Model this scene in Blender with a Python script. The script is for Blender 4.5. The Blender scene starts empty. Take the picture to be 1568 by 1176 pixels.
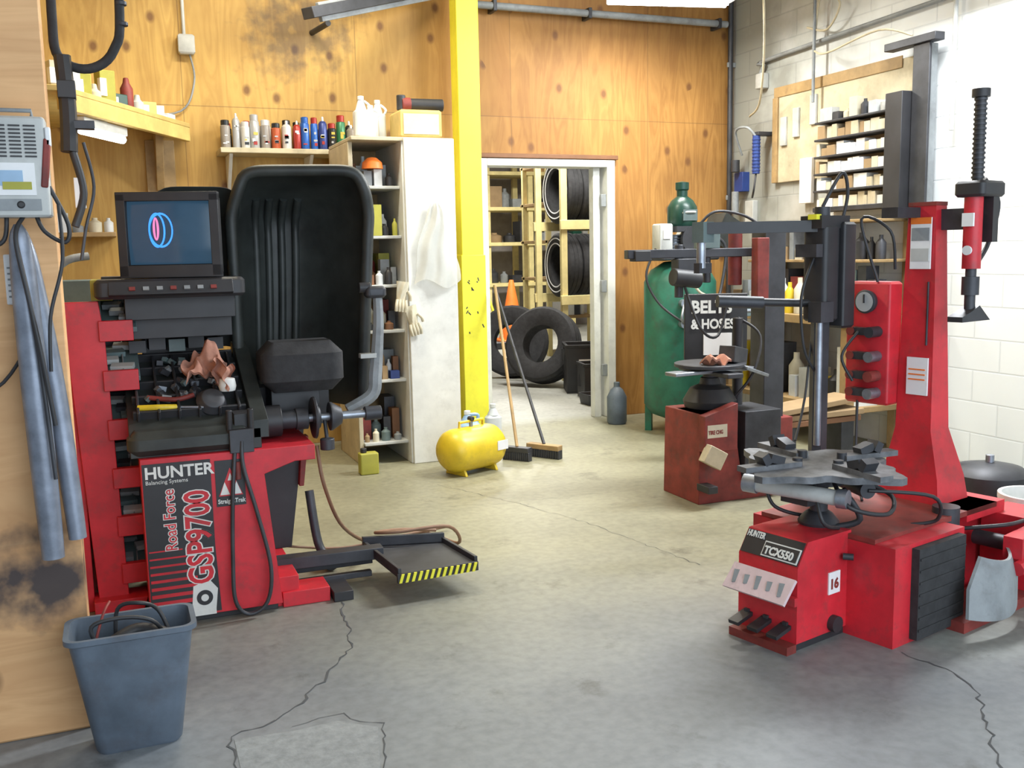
import bpy, bmesh, math, random
from mathutils import Matrix, Vector
R=random.Random(7)
sc=bpy.context.scene
pi=math.pi
# ---------------------------------------------------------------- materials
def new(name):
    m=bpy.data.materials.new(name);m.use_nodes=True
    nt=m.node_tree;b=nt.nodes['Principled BSDF'];return m,nt,b
def mat(name,col,rough=.5,metal=0,var=.18,scale=6,bump=0,emit=None,es=1,alpha=1,trans=0,dirt=0):
    m,nt,b=new(name)
    tc=nt.nodes.new('ShaderNodeTexCoord');n=nt.nodes.new('ShaderNodeTexNoise')
    n.inputs['Scale'].default_value=scale;n.inputs['Detail'].default_value=6;n.inputs['Roughness'].default_value=.62
    nt.links.new(tc.outputs['Object'],n.inputs['Vector'])
    r=nt.nodes.new('ShaderNodeValToRGB')
    r.color_ramp.elements[0].position=.3;r.color_ramp.elements[1].position=.7
    r.color_ramp.elements[0].color=(*[c*(1-var) for c in col],1)
    r.color_ramp.elements[1].color=(*[min(1,c*(1+var*.6)) for c in col],1)
    nt.links.new(n.outputs['Fac'],r.inputs['Fac']);out=r.outputs['Color']
    if dirt:
        n2=nt.nodes.new('ShaderNodeTexNoise');n2.inputs['Scale'].default_value=11;n2.inputs['Detail'].default_value=9;n2.inputs['Roughness'].default_value=.7
        nt.links.new(tc.outputs['Object'],n2.inputs['Vector'])
        r2=nt.nodes.new('ShaderNodeMapRange');r2.inputs['From Min'].default_value=.52;r2.inputs['From Max'].default_value=.72;r2.inputs['To Max'].default_value=dirt
        nt.links.new(n2.outputs['Fac'],r2.inputs['Value'])
        mx=nt.nodes.new('ShaderNodeMix');mx.data_type='RGBA';nt.links.new(r2.outputs[0],mx.inputs[0]);nt.links.new(out,mx.inputs[6]);mx.inputs[7].default_value=(.07,.05,.045,1);out=mx.outputs[2]
    nt.links.new(out,b.inputs['Base Color'])
    b.inputs['Roughness'].default_value=rough;b.inputs['Metallic'].default_value=metal
    if bump:
        bp=nt.nodes.new('ShaderNodeBump');bp.inputs['Strength'].default_value=bump;bp.inputs['Distance'].default_value=.01
        nt.links.new(n.outputs['Fac'],bp.inputs['Height']);nt.links.new(bp.outputs['Normal'],b.inputs['Normal'])
    if emit:
        b.inputs['Emission Color'].default_value=(*emit,1);b.inputs['Emission Strength'].default_value=es
    b.inputs['Alpha'].default_value=alpha
    b.inputs['Transmission Weight'].default_value=trans
    return m
def N(nt,t,**k):
    n=nt.nodes.new(t)
    for a,v in k.items(): setattr(n,a,v)
    return n
def plywood(name,c1,c2,c3,horiz=False,dark_patch=None,sstr=.85,east=None):
    m,nt,b=new(name);L=nt.links.new
    tc=N(nt,'ShaderNodeTexCoord');mp=N(nt,'ShaderNodeMapping')
    mp.inputs['Scale'].default_value=(.6,1,5) if horiz else (5,1,.6)
    L(tc.outputs['Object'],mp.inputs['Vector'])
    n=N(nt,'ShaderNodeTexNoise');n.inputs['Scale'].default_value=1.6;n.inputs['Detail'].default_value=6;n.inputs['Distortion'].default_value=1.4
    L(mp.outputs[0],n.inputs['Vector'])
    w=N(nt,'ShaderNodeMath',operation='MULTIPLY');w.inputs[1].default_value=9;L(n.outputs['Fac'],w.inputs[0])
    f=N(nt,'ShaderNodeMath',operation='PINGPONG');f.inputs[1].default_value=1;L(w.outputs[0],f.inputs[0])
    r=N(nt,'ShaderNodeValToRGB');L(f.outputs[0],r.inputs['Fac'])
    r.color_ramp.elements[0].color=(*c1,1);r.color_ramp.elements[1].color=(*c2,1)
    sx=N(nt,'ShaderNodeSeparateXYZ');L(tc.outputs['Object'],sx.inputs[0])
    dx=N(nt,'ShaderNodeMath',operation='MULTIPLY_ADD');dx.inputs[1].default_value=1/1.22;dx.inputs[2].default_value=.56;L(sx.outputs['X'],dx.inputs[0])
    dz=N(nt,'ShaderNodeMath',operation='DIVIDE');dz.inputs[1].default_value=2.44;L(sx.outputs['Z'],dz.inputs[0])
    fx=N(nt,'ShaderNodeMath',operation='FLOOR');L(dx.outputs[0],fx.inputs[0])
    fz=N(nt,'ShaderNodeMath',operation='FLOOR');L(dz.outputs[0],fz.inputs[0])
    cb=N(nt,'ShaderNodeCombineXYZ');L(fx.outputs[0],cb.inputs[0]);L(fz.outputs[0],cb.inputs[1])
    wn=N(nt,'ShaderNodeTexWhiteNoise');L(cb.outputs[0],wn.inputs['Vector'])
    m2=N(nt,'ShaderNodeMapRange');m2.inputs['To Min'].default_value=0;m2.inputs['To Max'].default_value=.6;L(wn.outputs['Value'],m2.inputs['Value'])
    mx=N(nt,'ShaderNodeMix',data_type='RGBA');L(m2.outputs[0],mx.inputs[0]);L(r.outputs['Color'],mx.inputs[6]);mx.inputs[7].default_value=(*c3,1)
    base=mx.outputs[2]
    g=N(nt,'ShaderNodeTexNoise');g.inputs['Scale'].default_value=1.1;g.inputs['Detail'].default_value=7;L(tc.outputs['Object'],g.inputs['Vector'])
    gr=N(nt,'ShaderNodeValToRGB');gr.color_ramp.elements[0].position=.35;gr.color_ramp.elements[0].color=(.70,.67,.64,1);gr.color_ramp.elements[1].position=.6;gr.color_ramp.elements[1].color=(1,1,1,1);L(g.outputs['Fac'],gr.inputs['Fac'])
    gm=N(nt,'ShaderNodeMix',data_type='RGBA',blend_type='MULTIPLY');gm.inputs[0].default_value=1;L(base,gm.inputs[6]);L(gr.outputs['Color'],gm.inputs[7]);base=gm.outputs[2]
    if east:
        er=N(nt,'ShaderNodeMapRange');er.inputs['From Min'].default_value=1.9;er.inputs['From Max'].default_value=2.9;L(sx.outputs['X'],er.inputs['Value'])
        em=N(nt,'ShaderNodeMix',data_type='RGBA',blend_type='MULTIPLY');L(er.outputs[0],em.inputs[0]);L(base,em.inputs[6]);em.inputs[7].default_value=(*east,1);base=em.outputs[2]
    def seam(src,wd):
        fr=N(nt,'ShaderNodeMath',operation='FRACT');L(src.outputs[0],fr.inputs[0])
        lt=N(nt,'ShaderNodeMath',operation='LESS_THAN');lt.inputs[1].default_value=wd;L(fr.outputs[0],lt.inputs[0]);return lt
    s1=seam(dx,.005);s2=seam(dz,.0025)
    sm=N(nt,'ShaderNodeMath',operation='MAXIMUM');L(s1.outputs[0],sm.inputs[0]);L(s2.outputs[0],sm.inputs[1])
    sm2=N(nt,'ShaderNodeMath',operation='MULTIPLY');sm2.inputs[1].default_value=.5;L(sm.outputs[0],sm2.inputs[0])
    kx=N(nt,'ShaderNodeMath',operation='MULTIPLY');kx.inputs[1].default_value=5.0;L(sx.outputs['X'],kx.inputs[0])
    kz=N(nt,'ShaderNodeMath',operation='MULTIPLY');kz.inputs[1].default_value=3.6;L(sx.outputs['Z'],kz.inputs[0])
    kc=N(nt,'ShaderNodeCombineXYZ');L(kx.outputs[0],kc.inputs[0]);L(kz.outputs[0],kc.inputs[1])
    v=N(nt,'ShaderNodeTexVoronoi',voronoi_dimensions='2D');v.inputs['Scale'].default_value=1;L(kc.outputs[0],v.inputs['Vector'])
    kr=N(nt,'ShaderNodeValToRGB');kr.color_ramp.elements[0].position=.07;kr.color_ramp.elements[0].color=(1,1,1,1);kr.color_ramp.elements[1].position=.18;kr.color_ramp.elements[1].color=(0,0,0,1)
    L(v.outputs['Distance'],kr.inputs['Fac'])
    sc_=N(nt,'ShaderNodeSeparateColor');L(v.outputs['Color'],sc_.inputs[0])
    kn=N(nt,'ShaderNodeTexNoise');kn.inputs['Scale'].default_value=1.0;L(tc.outputs['Object'],kn.inputs['Vector'])
    ks=N(nt,'ShaderNodeMath',operation='ADD');L(sc_.outputs[0],ks.inputs[0]);L(kn.outputs['Fac'],ks.inputs[1])
    gt=N(nt,'ShaderNodeMath',operation='GREATER_THAN');gt.inputs[1].default_value=1.19;L(ks.outputs[0],gt.inputs[0])
    kk=N(nt,'ShaderNodeMath',operation='MULTIPLY');L(kr.outputs['Color'],kk.inputs[0]);L(gt.outputs[0],kk.inputs[1])
    k2=N(nt,'ShaderNodeMath',operation='MULTIPLY');k2.inputs[1].default_value=.85;L(kk.outputs[0],k2.inputs[0])
    m3=N(nt,'ShaderNodeMix',data_type='RGBA');L(k2.outputs[0],m3.inputs[0]);L(base,m3.inputs[6]);m3.inputs[7].default_value=(.14,.055,.015,1)
    m4=N(nt,'ShaderNodeMix',data_type='RGBA');L(sm2.outputs[0],m4.inputs[0]);L(m3.outputs[2],m4.inputs[6]);m4.inputs[7].default_value=(.12,.06,.02,1)
    out=m4.outputs[2]
    if dark_patch:
        (sx0,sz0,rad)=dark_patch
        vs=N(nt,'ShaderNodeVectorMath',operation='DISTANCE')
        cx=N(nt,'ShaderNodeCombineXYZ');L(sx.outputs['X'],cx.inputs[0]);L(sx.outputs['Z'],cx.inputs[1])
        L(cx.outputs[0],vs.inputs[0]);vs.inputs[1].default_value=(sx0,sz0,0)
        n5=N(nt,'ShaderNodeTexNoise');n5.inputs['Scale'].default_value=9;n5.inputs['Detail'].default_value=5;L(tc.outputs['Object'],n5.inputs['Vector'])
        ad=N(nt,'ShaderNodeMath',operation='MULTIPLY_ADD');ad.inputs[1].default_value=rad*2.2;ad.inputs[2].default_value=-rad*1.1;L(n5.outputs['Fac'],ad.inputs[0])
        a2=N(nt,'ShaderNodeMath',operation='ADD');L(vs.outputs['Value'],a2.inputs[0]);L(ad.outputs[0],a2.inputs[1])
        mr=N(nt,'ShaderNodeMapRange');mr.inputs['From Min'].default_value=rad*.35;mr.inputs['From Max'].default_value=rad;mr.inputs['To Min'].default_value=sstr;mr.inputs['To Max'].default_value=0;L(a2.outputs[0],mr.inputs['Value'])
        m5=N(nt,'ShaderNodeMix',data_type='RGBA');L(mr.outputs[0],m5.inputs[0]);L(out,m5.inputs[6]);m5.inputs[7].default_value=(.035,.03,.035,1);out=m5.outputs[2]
    L(out,b.inputs['Base Color']);b.inputs['Roughness'].default_value=.65
    return m
def floor_mat():
    m,nt,b=new('concrete_daylight_tint');L=nt.links.new
    tc=N(nt,'ShaderNodeTexCoord')
    n=N(nt,'ShaderNodeTexNoise');n.inputs['Scale'].default_value=1.3;n.inputs['Detail'].default_value=8;n.inputs['Roughness'].default_value=.6;L(tc.outputs['Object'],n.inputs['Vector'])
    n2=N(nt,'ShaderNodeTexNoise');n2.inputs['Scale'].default_value=26;n2.inputs['Detail'].default_value=8;L(tc.outputs['Object'],n2.inputs['Vector'])
    n3=N(nt,'ShaderNodeTexNoise');n3.inputs['Scale'].default_value=3.1;n3.inputs['Detail'].default_value=9;n3.inputs['Roughness'].default_value=.7;L(tc.outputs['Object'],n3.inputs['Vector'])
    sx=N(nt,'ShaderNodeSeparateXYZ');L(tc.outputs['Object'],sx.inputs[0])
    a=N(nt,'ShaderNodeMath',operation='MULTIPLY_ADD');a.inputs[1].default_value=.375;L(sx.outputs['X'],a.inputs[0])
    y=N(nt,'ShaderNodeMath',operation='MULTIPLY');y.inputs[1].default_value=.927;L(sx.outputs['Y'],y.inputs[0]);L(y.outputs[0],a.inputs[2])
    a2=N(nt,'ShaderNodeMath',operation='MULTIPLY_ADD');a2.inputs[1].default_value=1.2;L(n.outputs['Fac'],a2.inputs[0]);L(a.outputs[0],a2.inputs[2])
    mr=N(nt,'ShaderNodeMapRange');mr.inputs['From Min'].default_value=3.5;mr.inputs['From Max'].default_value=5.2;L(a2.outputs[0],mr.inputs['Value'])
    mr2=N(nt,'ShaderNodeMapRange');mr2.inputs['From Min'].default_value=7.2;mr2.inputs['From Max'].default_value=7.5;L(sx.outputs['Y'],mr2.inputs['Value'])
    mx=N(nt,'ShaderNodeMix',data_type='RGBA');L(mr.outputs[0],mx.inputs[0]);mx.inputs[6].default_value=(.205,.225,.24,1);mx.inputs[7].default_value=(.275,.262,.175,1)  # blue-grey near, tan paint far; mostly daylight tint put into the base colour
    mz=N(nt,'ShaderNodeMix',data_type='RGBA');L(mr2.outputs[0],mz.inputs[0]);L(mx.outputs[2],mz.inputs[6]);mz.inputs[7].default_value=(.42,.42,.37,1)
    r=N(nt,'ShaderNodeValToRGB');r.color_ramp.elements[0].position=.32;r.color_ramp.elements[0].color=(.84,.84,.84,1);r.color_ramp.elements[1].position=.62;r.color_ramp.elements[1].color=(1.04,1.04,1.04,1);L(n2.outputs['Fac'],r.inputs['Fac'])
    r2=N(nt,'ShaderNodeValToRGB');r2.color_ramp.elements[0].position=.34;r2.color_ramp.elements[0].color=(.74,.74,.75,1);r2.color_ramp.elements[1].position=.58;r2.color_ramp.elements[1].color=(1,1,1,1);L(n.outputs['Fac'],r2.inputs['Fac'])
    r3=N(nt,'ShaderNodeValToRGB');r3.color_ramp.elements[0].position=.30;r3.color_ramp.elements[0].color=(.55,.54,.52,1);r3.color_ramp.elements[1].position=.42;r3.color_ramp.elements[1].color=(1,1,1,1);L(n3.outputs['Fac'],r3.inputs['Fac'])
    cur=mz.outputs[2]
    for rr in(r,r2,r3):
        q=N(nt,'ShaderNodeMix',data_type='RGBA',blend_type='MULTIPLY');q.inputs[0].default_value=1;L(cur,q.inputs[6]);L(rr.outputs['Color'],q.inputs[7]);cur=q.outputs[2]
    L(cur,b.inputs['Base Color']);b.inputs['Roughness'].default_value=.48
    bp=N(nt,'ShaderNodeBump');bp.inputs['Strength'].default_value=.1;bp.inputs['Distance'].default_value=.01;L(n2.outputs['Fac'],bp.inputs['Height']);L(bp.outputs[0],b.inputs['Normal'])
    return m
def block_mat():
    m,nt,b=new('painted_block');L=nt.links.new
    tc=N(nt,'ShaderNodeTexCoord');sx=N(nt,'ShaderNodeSeparateXYZ');L(tc.outputs['Object'],sx.inputs[0])
    cb=N(nt,'ShaderNodeCombineXYZ');L(sx.outputs['Y'],cb.inputs[0]);L(sx.outputs['Z'],cb.inputs[1])
    br=N(nt,'ShaderNodeTexBrick');br.inputs['Scale'].default_value=1;br.inputs['Brick Width'].default_value=.4;br.inputs['Row Height'].default_value=.2;br.inputs['Mortar Size'].default_value=.006;br.inputs['Mortar Smooth'].default_value=.4
    br.inputs['Color1'].default_value=(.84,.87,.87,1);br.inputs['Color2'].default_value=(.80,.83,.83,1);br.inputs['Mortar'].default_value=(.70,.73,.74,1)
    L(cb.outputs[0],br.inputs['Vector'])
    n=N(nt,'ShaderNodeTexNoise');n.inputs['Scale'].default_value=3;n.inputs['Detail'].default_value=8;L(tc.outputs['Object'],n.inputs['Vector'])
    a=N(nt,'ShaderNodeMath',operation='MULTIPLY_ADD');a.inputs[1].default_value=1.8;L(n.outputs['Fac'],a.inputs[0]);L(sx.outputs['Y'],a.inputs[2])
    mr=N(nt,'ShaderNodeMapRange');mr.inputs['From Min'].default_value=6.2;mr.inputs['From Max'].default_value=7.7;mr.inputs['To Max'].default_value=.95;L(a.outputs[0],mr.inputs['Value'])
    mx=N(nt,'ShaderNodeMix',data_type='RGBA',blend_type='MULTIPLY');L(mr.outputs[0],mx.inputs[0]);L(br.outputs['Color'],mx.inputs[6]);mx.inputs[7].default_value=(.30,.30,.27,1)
    L(mx.outputs[2],b.inputs['Base Color']);b.inputs['Roughness'].default_value=.6
    bp=N(nt,'ShaderNodeBump');bp.inputs['Strength'].default_value=.3;bp.inputs['Distance'].default_value=.01;L(br.outputs['Fac'],bp.inputs['Height']);bp.invert=True;L(bp.outputs[0],b.inputs['Normal'])
    return m
M={}
M['red']=mat('red_paint',(.60,.022,.035),.45,0,.3,5,dirt=.45)
M['dred']=mat('dull_red_paint',(.23,.035,.028),.6,0,.4,9,dirt=.6)
M['black']=mat('black_plastic',(.027,.027,.030),.5,0,.3)
M['rubber']=mat('rubber',(.030,.030,.032),.8,0,.4,20,.3)
M['hood']=mat('hood_plastic',(.032,.037,.034),.5,0,.6,5)
M['dark']=mat('dark_steel',(.058,.06,.068),.5,.4,.4)
M['steel']=mat('steel',(.34,.37,.42),.4,.8,.35,12)
M['grey']=mat('grey_paint',(.26,.28,.29),.55,0,.3,dirt=.4)
M['lgrey']=mat('light_grey',(.50,.51,.49),.55,dirt=.2)
M['white']=mat('white_paint',(.72,.73,.70),.55,0,.12,dirt=.15)
M['cream']=mat('cream_card',(.62,.57,.43),.7)
M['paper']=mat('paper',(.80,.80,.80),.7,0,.08)
M['yellow']=mat('yellow_paint',(.86,.80,.05),.5,0,.1,dirt=.1)
M['tyel']=mat('tank_yellow',(.74,.54,.03),.38,0,.2,dirt=.25)
M['lumber']=mat('lumber',(.38,.25,.11),.65,0,.3,dirt=.3)
M['ylumber']=mat('yellow_lumber',(.62,.45,.15),.65,0,.25)
M['plumber']=mat('pale_lumber',(.55,.48,.33),.7,0,.25,dirt=.2)
M['rlumber']=mat('pale_yellow_lumber',(.78,.66,.30),.65,0,.2)
M['card']=mat('cardboard',(.34,.23,.12),.8)
M['green']=mat('green_tank_paint',(.02,.145,.095),.45,0,.4,dirt=.5)
M['dgreen']=mat('dark_green',(.008,.05,.035),.35)
M['blue']=mat('blue_plastic',(.02,.05,.22),.4)
M['bin']=mat('grey_blue_plastic',(.115,.145,.185),.5,0,.35,5,dirt=.3)
M['teal']=mat('teal_grey',(.13,.18,.18),.55,0,.3)
M['orange']=mat('orange_plastic',(.85,.2,.03),.5)
M['skinrag']=mat('shop_rag',(.42,.2,.14),.9,0,.3,15,.4)
M['crack']=mat('crack_dark',(.075,.08,.085),.9)
M['patch']=mat('concrete_patch',(.24,.255,.26),.8,0,.25,30,.3)
M['hose']=mat('hose_brown',(.22,.12,.07),.6)
M['silver']=mat('silver_sleeve',(.24,.27,.33),.4,.4,.45,8)
M['brown']=mat('brown_wood',(.2,.09,.04),.6)
M['clearp']=mat('clear_plastic',(.75,.76,.72),.3,0,.1,alpha=.4)
M['lamp']=mat('lamp_tube',(1,1,1),.5,emit=(.93,.97,1),es=14)
M['scr']=mat('screen_glass',(.01,.02,.04),.15,0,.6,4,emit=(.035,.09,.15),es=.5)
M['scrb']=mat('screen_blue',(.02,.15,.6),.3,emit=(.05,.3,1),es=1.1)
M['scrr']=mat('screen_pink',(.6,.1,.3),.3,emit=(.9,.25,.5),es=.8)
M['olive']=mat('olive_box',(.38,.36,.05),.6)
M['fwhite']=mat('jug_plastic',(.68,.71,.72),.35)
M['jblue']=mat('jug_blue',(.3,.45,.62),.25)
M['far']=mat('storage_wall_paint',(.34,.31,.29),.8)
M['ceil']=mat('ceiling_board',(.55,.5,.42),.8)
PLY=plywood('plywood_back',(.50,.30,.075),(.66,.43,.12),(.50,.28,.065),False,(1.35,3.0,.42),.6,(.68,.54,.50))  # back wall, with a soft-edged dark patch high up
PLYN=plywood('plywood_near',(.70,.39,.18),(.84,.51,.25),(.74,.42,.19),True,(-.24,.47,.20),.95)  # near wall, with its dark stain low down
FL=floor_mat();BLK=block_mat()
# ---------------------------------------------------------------- builder
class B:
    def __init__(s,name,loc=(0,0,0),rz=0,bevel=.004):
        s.name=name;s.loc=loc;s.rz=rz;s.bev=bevel;s.bm=bmesh.new();s.nb=bmesh.new();s.m=[]
    def mi(s,m):
        if isinstance(m,str): m=M[m]
        if m not in s.m: s.m.append(m)
        return s.m.index(m)
    def add(s,vs,fs,m,nb=False):
        bm=s.nb if nb else s.bm;i=s.mi(m)
        V=[bm.verts.new(v) for v in vs]
        for f in fs:
            try:
                F=bm.faces.new([V[k] for k in f]);F.material_index=i;F.smooth=True
            except ValueError: pass
    def box(s,c,d,m,rot=(0,0,0),nb=False,top=(1,1)):
        Mx=Matrix.Translation(c)@Matrix.Rotation(rot[2],4,'Z')@Matrix.Rotation(rot[1],4,'Y')@Matrix.Rotation(rot[0],4,'X')
        vs=[]
        for z in(-.5,.5):
            t=top if z>0 else(1,1)
            for x,y in((-.5,-.5),(.5,-.5),(.5,.5),(-.5,.5)):
                vs.append(Mx@Vector((x*d[0]*t[0],y*d[1]*t[1],z*d[2])))
        s.add(vs,[(0,3,2,1),(4,5,6,7),(0,1,5,4),(1,2,6,5),(2,3,7,6),(3,0,4,7)],m,nb)
    def bb(s,x0,x1,y0,y1,z0,z1,m,nb=False):
        s.box(((x0+x1)/2,(y0+y1)/2,(z0+z1)/2),(x1-x0,y1-y0,z1-z0),m,nb=nb)
    def rings(s,rs,m,caps=True,nb=False,closed=False):
        n=len(rs[0]);vs=[v for r in rs for v in r];fs=[]
        k=len(rs)
        for i in range(k if closed else k-1):
            for j in range(n):
                a=i*n+j;b=i*n+(j+1)%n;i2=(i+1)%k
                fs.append((a,b,i2*n+(j+1)%n,i2*n+j))
        if caps and not closed:
            fs.append(tuple(range(n))[::-1]);fs.append(tuple(range((k-1)*n,k*n)))
        s.add(vs,fs,m,nb)
    def cyl(s,p0,p1,r,m,r2=None,seg=20,caps=True,nb=False):
        p0=Vector(p0);p1=Vector(p1);d=(p1-p0).normalized();q=d.to_track_quat('Z','Y')
        rs=[]
        for p,rr in((p0,r),(p1,r if r2 is None else r2)):
            rs.append([p+q@Vector((rr*math.cos(2*pi*i/seg),rr*math.sin(2*pi*i/seg),0)) for i in range(seg)])
        s.rings(rs,m,caps,nb)
    def lathe(s,prof,m,o=(0,0,0),axis=(0,0,1),seg=28,closed=False,caps=True,nb=False):
        q=Vector(axis).normalized().to_track_quat('Z','Y');o=Vector(o)
        rs=[[o+q@Vector((r*math.cos(2*pi*i/seg),r*math.sin(2*pi*i/seg),z)) for i in range(seg)] for r,z in prof]
        s.rings(rs,m,caps,nb,closed)
    def tire(s,c,Rr,w,m='rubber',axis=(0,1,0),hole=.6,seg=36):
        h=w/2;pr=[(Rr*hole,-h*.7),(Rr*.75,-h),(Rr*.93,-h*.95),(Rr,-h*.7),(Rr*1.0,-h*.3),(Rr*.985,-h*.28),(Rr*.985,-h*.2),(Rr,-h*.18),(Rr,h*.18),(Rr*.985,h*.2),(Rr*.985,h*.28),(Rr,h*.3),(Rr,h*.7),(Rr*.93,h*.95),(Rr*.75,h),(Rr*hole,h*.7),(Rr*(hole+.06),0)]
        s.lathe(pr,m,c,axis,seg,closed=True,nb=True)
    def tube(s,pts,r,m,seg=10,sm=6,nb=True):
        P=[Vector(p) for p in pts]
        if sm and len(P)>2:
            Q=[]
            for i in range(len(P)-1):
                a=P[max(i-1,0)];b=P[i];c=P[i+1];d=P[min(i+2,len(P)-1)]
                for k in range(sm):
                    t=k/sm
                    Q.append(.5*((2*b)+(c-a)*t+(2*a-5*b+4*c-d)*t*t+(3*b-a-3*c+d)*t**3))
            Q.append(P[-1]);P=Q
        rs=[];up=Vector((.13,.21,1)).normalized()
        for i,p in enumerate(P):
            d=(P[min(i+1,len(P)-1)]-P[max(i-1,0)]).normalized()
            x=d.cross(up)
            if x.length<.05:x=d.cross(Vector((1,0,0)))
            x.normalize();y=d.cross(x);up=-y if (-y).dot(up)>0 else y
            y=x.cross(d)
            if isinstance(r,(list,tuple)):
                q=i*(len(r)-1)/max(1,len(P)-1);k=min(int(q),len(r)-2);rr=r[k]+(r[k+1]-r[k])*(q-k)
            else: rr=r
            rs.append([p+x*rr*math.cos(2*pi*j/seg)+y*rr*math.sin(2*pi*j/seg) for j in range(seg)])
        s.rings(rs,m,True,nb)
    def prism(s,poly,ax,a,b,m,nb=False):
        def mk(u,v,w): return {'y':(u,w,v),'z':(u,v,w),'x':(w,u,v)}[ax]
        n=len(poly);vs=[mk(u,v,a) for u,v in poly]+[mk(u,v,b) for u,v in poly]
        s.add(vs,[tuple(range(n)),tuple(range(n,2*n))[::-1]]+[(i,(i+1)%n,n+(i+1)%n,n+i) for i in range(n)],m,nb)
    def rrect(s,cx,cy,w,d,r,z,k=5):
        o=[]
        for qx,qy,a0 in((1,1,0),(-1,1,90),(-1,-1,180),(1,-1,270)):
            for i in range(k+1):
                a=math.radians(a0+90*i/k)
                o.append(Vector((cx+qx*(w/2-r)+r*math.cos(a),cy+qy*(d/2-r)+r*math.sin(a),z)))
        return o
    def rbox(s,c,d,r,m,e=.012,nb=False,Mx=None):
        rs=[]
        for f,z in((-1,-d[2]/2),(0,-d[2]/2+e),(0,d[2]/2-e),(-1,d[2]/2)):
            q=e if f else 0
            rr=s.rrect(0,0,d[0]-2*q,d[1]-2*q,max(r-q,.001),z)
            if Mx: rr=[Mx@v for v in rr]
            rs.append([v+Vector(c) for v in rr])
        s.rings(rs,m,True,nb)
    def sheet(s,fn,nu,nv,m,th,nb=False):
        A=[[Vector(fn(i/nu,j/nv)) for i in range(nu+1)] for j in range(nv+1)]
        T=Vector(th);vs=[p for r in A for p in r]+[p+T for r in A for p in r]
        o=(nu+1)*(nv+1);I=lambda i,j:j*(nu+1)+i;fs=[]
        for j in range(nv):
            for i in range(nu):
                q=(I(i,j),I(i+1,j),I(i+1,j+1),I(i,j+1));fs.append(q);fs.append(tuple(k+o for k in q)[::-1])
        for i in range(nu):
            for j in(0,nv): fs.append((I(i,j),I(i+1,j),I(i+1,j)+o,I(i,j)+o))
        for j in range(nv):
            for i in(0,nu): fs.append((I(i,j),I(i,j+1),I(i,j+1)+o,I(i,j)+o))
        s.add(vs,fs,m,nb)
    def text(s,t,size,o,rot,m,sx=1,bold=0):
        cu=bpy.data.curves.new('t','FONT');cu.body=t;cu.size=size;cu.extrude=.0008;cu.offset=bold;cu.resolution_u=3
        ob=bpy.data.objects.new('t',cu);sc.collection.objects.link(ob);bpy.context.view_layer.update()
        me=ob.evaluated_get(bpy.context.evaluated_depsgraph_get()).to_mesh()
        Mx=Matrix.Translation(o)@rot@Matrix.Scale(sx,4,(1,0,0))
        vs=[Mx@v.co for v in me.vertices];fs=[tuple(p.vertices) for p in me.polygons]
        s.add(vs,fs,m,True)
        bpy.data.objects.remove(ob)
    def fill(s,x0,x1,y0,y1,z,h0,h1,ms,w0=.04,w1=.12,axis='x',nb=True):
        p=(x0 if axis=='x' else y0);e=(x1 if axis=='x' else y1)
        while p<e-w0:
            w=min(R.uniform(w0,w1),e-p);h=R.uniform(h0,h1);m=R.choice(ms);dd=R.uniform(.6,.95)
            if axis=='x': cx=p+w/2;cy=y0+(y1-y0)*dd/2+.01;dx=w*.92;dy=(y1-y0)*dd*.9
            else: cy=p+w/2;cx=x0+(x1-x0)*dd/2+.01;dy=w*.92;dx=(x1-x0)*dd*.9
            k=R.random()
            if k<.55: s.box((cx,cy,z+h/2),(dx,dy,h),m,(0,0,R.uniform(-.1,.1)),nb)
            else:
                r=min(dx,dy)/2
                s.lathe([(r*.95,0),(r,.01),(r,h*.68),(r*.5,h*.82),(r*.4,h*.85),(r*.4,h)],m,(cx,cy,z),seg=14,nb=nb)
            p+=w+R.uniform(0,.02)
    def finish(s):
        par=None
        for k,bm in((0,s.bm),(1,s.nb)):
            if not bm.faces: continue
            bmesh.ops.recalc_face_normals(bm,faces=bm.faces)
            me=bpy.data.meshes.new(s.name);bm.to_mesh(me)
            for m in s.m: me.materials.append(m)
            me.set_sharp_from_angle(angle=math.radians(38))
            ob=bpy.data.objects.new(s.name if par is None else s.name.split('.')[0]+'_details',me);sc.collection.objects.link(ob)
            if par is None:
                par=ob;ob.location=s.loc;ob.rotation_euler=(0,0,s.rz)
                if k==0 and s.bev:
                    md=ob.modifiers.new('bevel','BEVEL');md.width=s.bev;md.segments=2;md.limit_method='ANGLE';md.angle_limit=math.radians(45);md.use_clamp_overlap=True
            else: ob.parent=par
        s.bm.free();s.nb.free()
        return par
RX=lambda a:Matrix.Rotation(math.radians(a),4,'X')
RY=lambda a:Matrix.Rotation(math.radians(a),4,'Y')
RZ=lambda a:Matrix.Rotation(math.radians(a),4,'Z')
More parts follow.
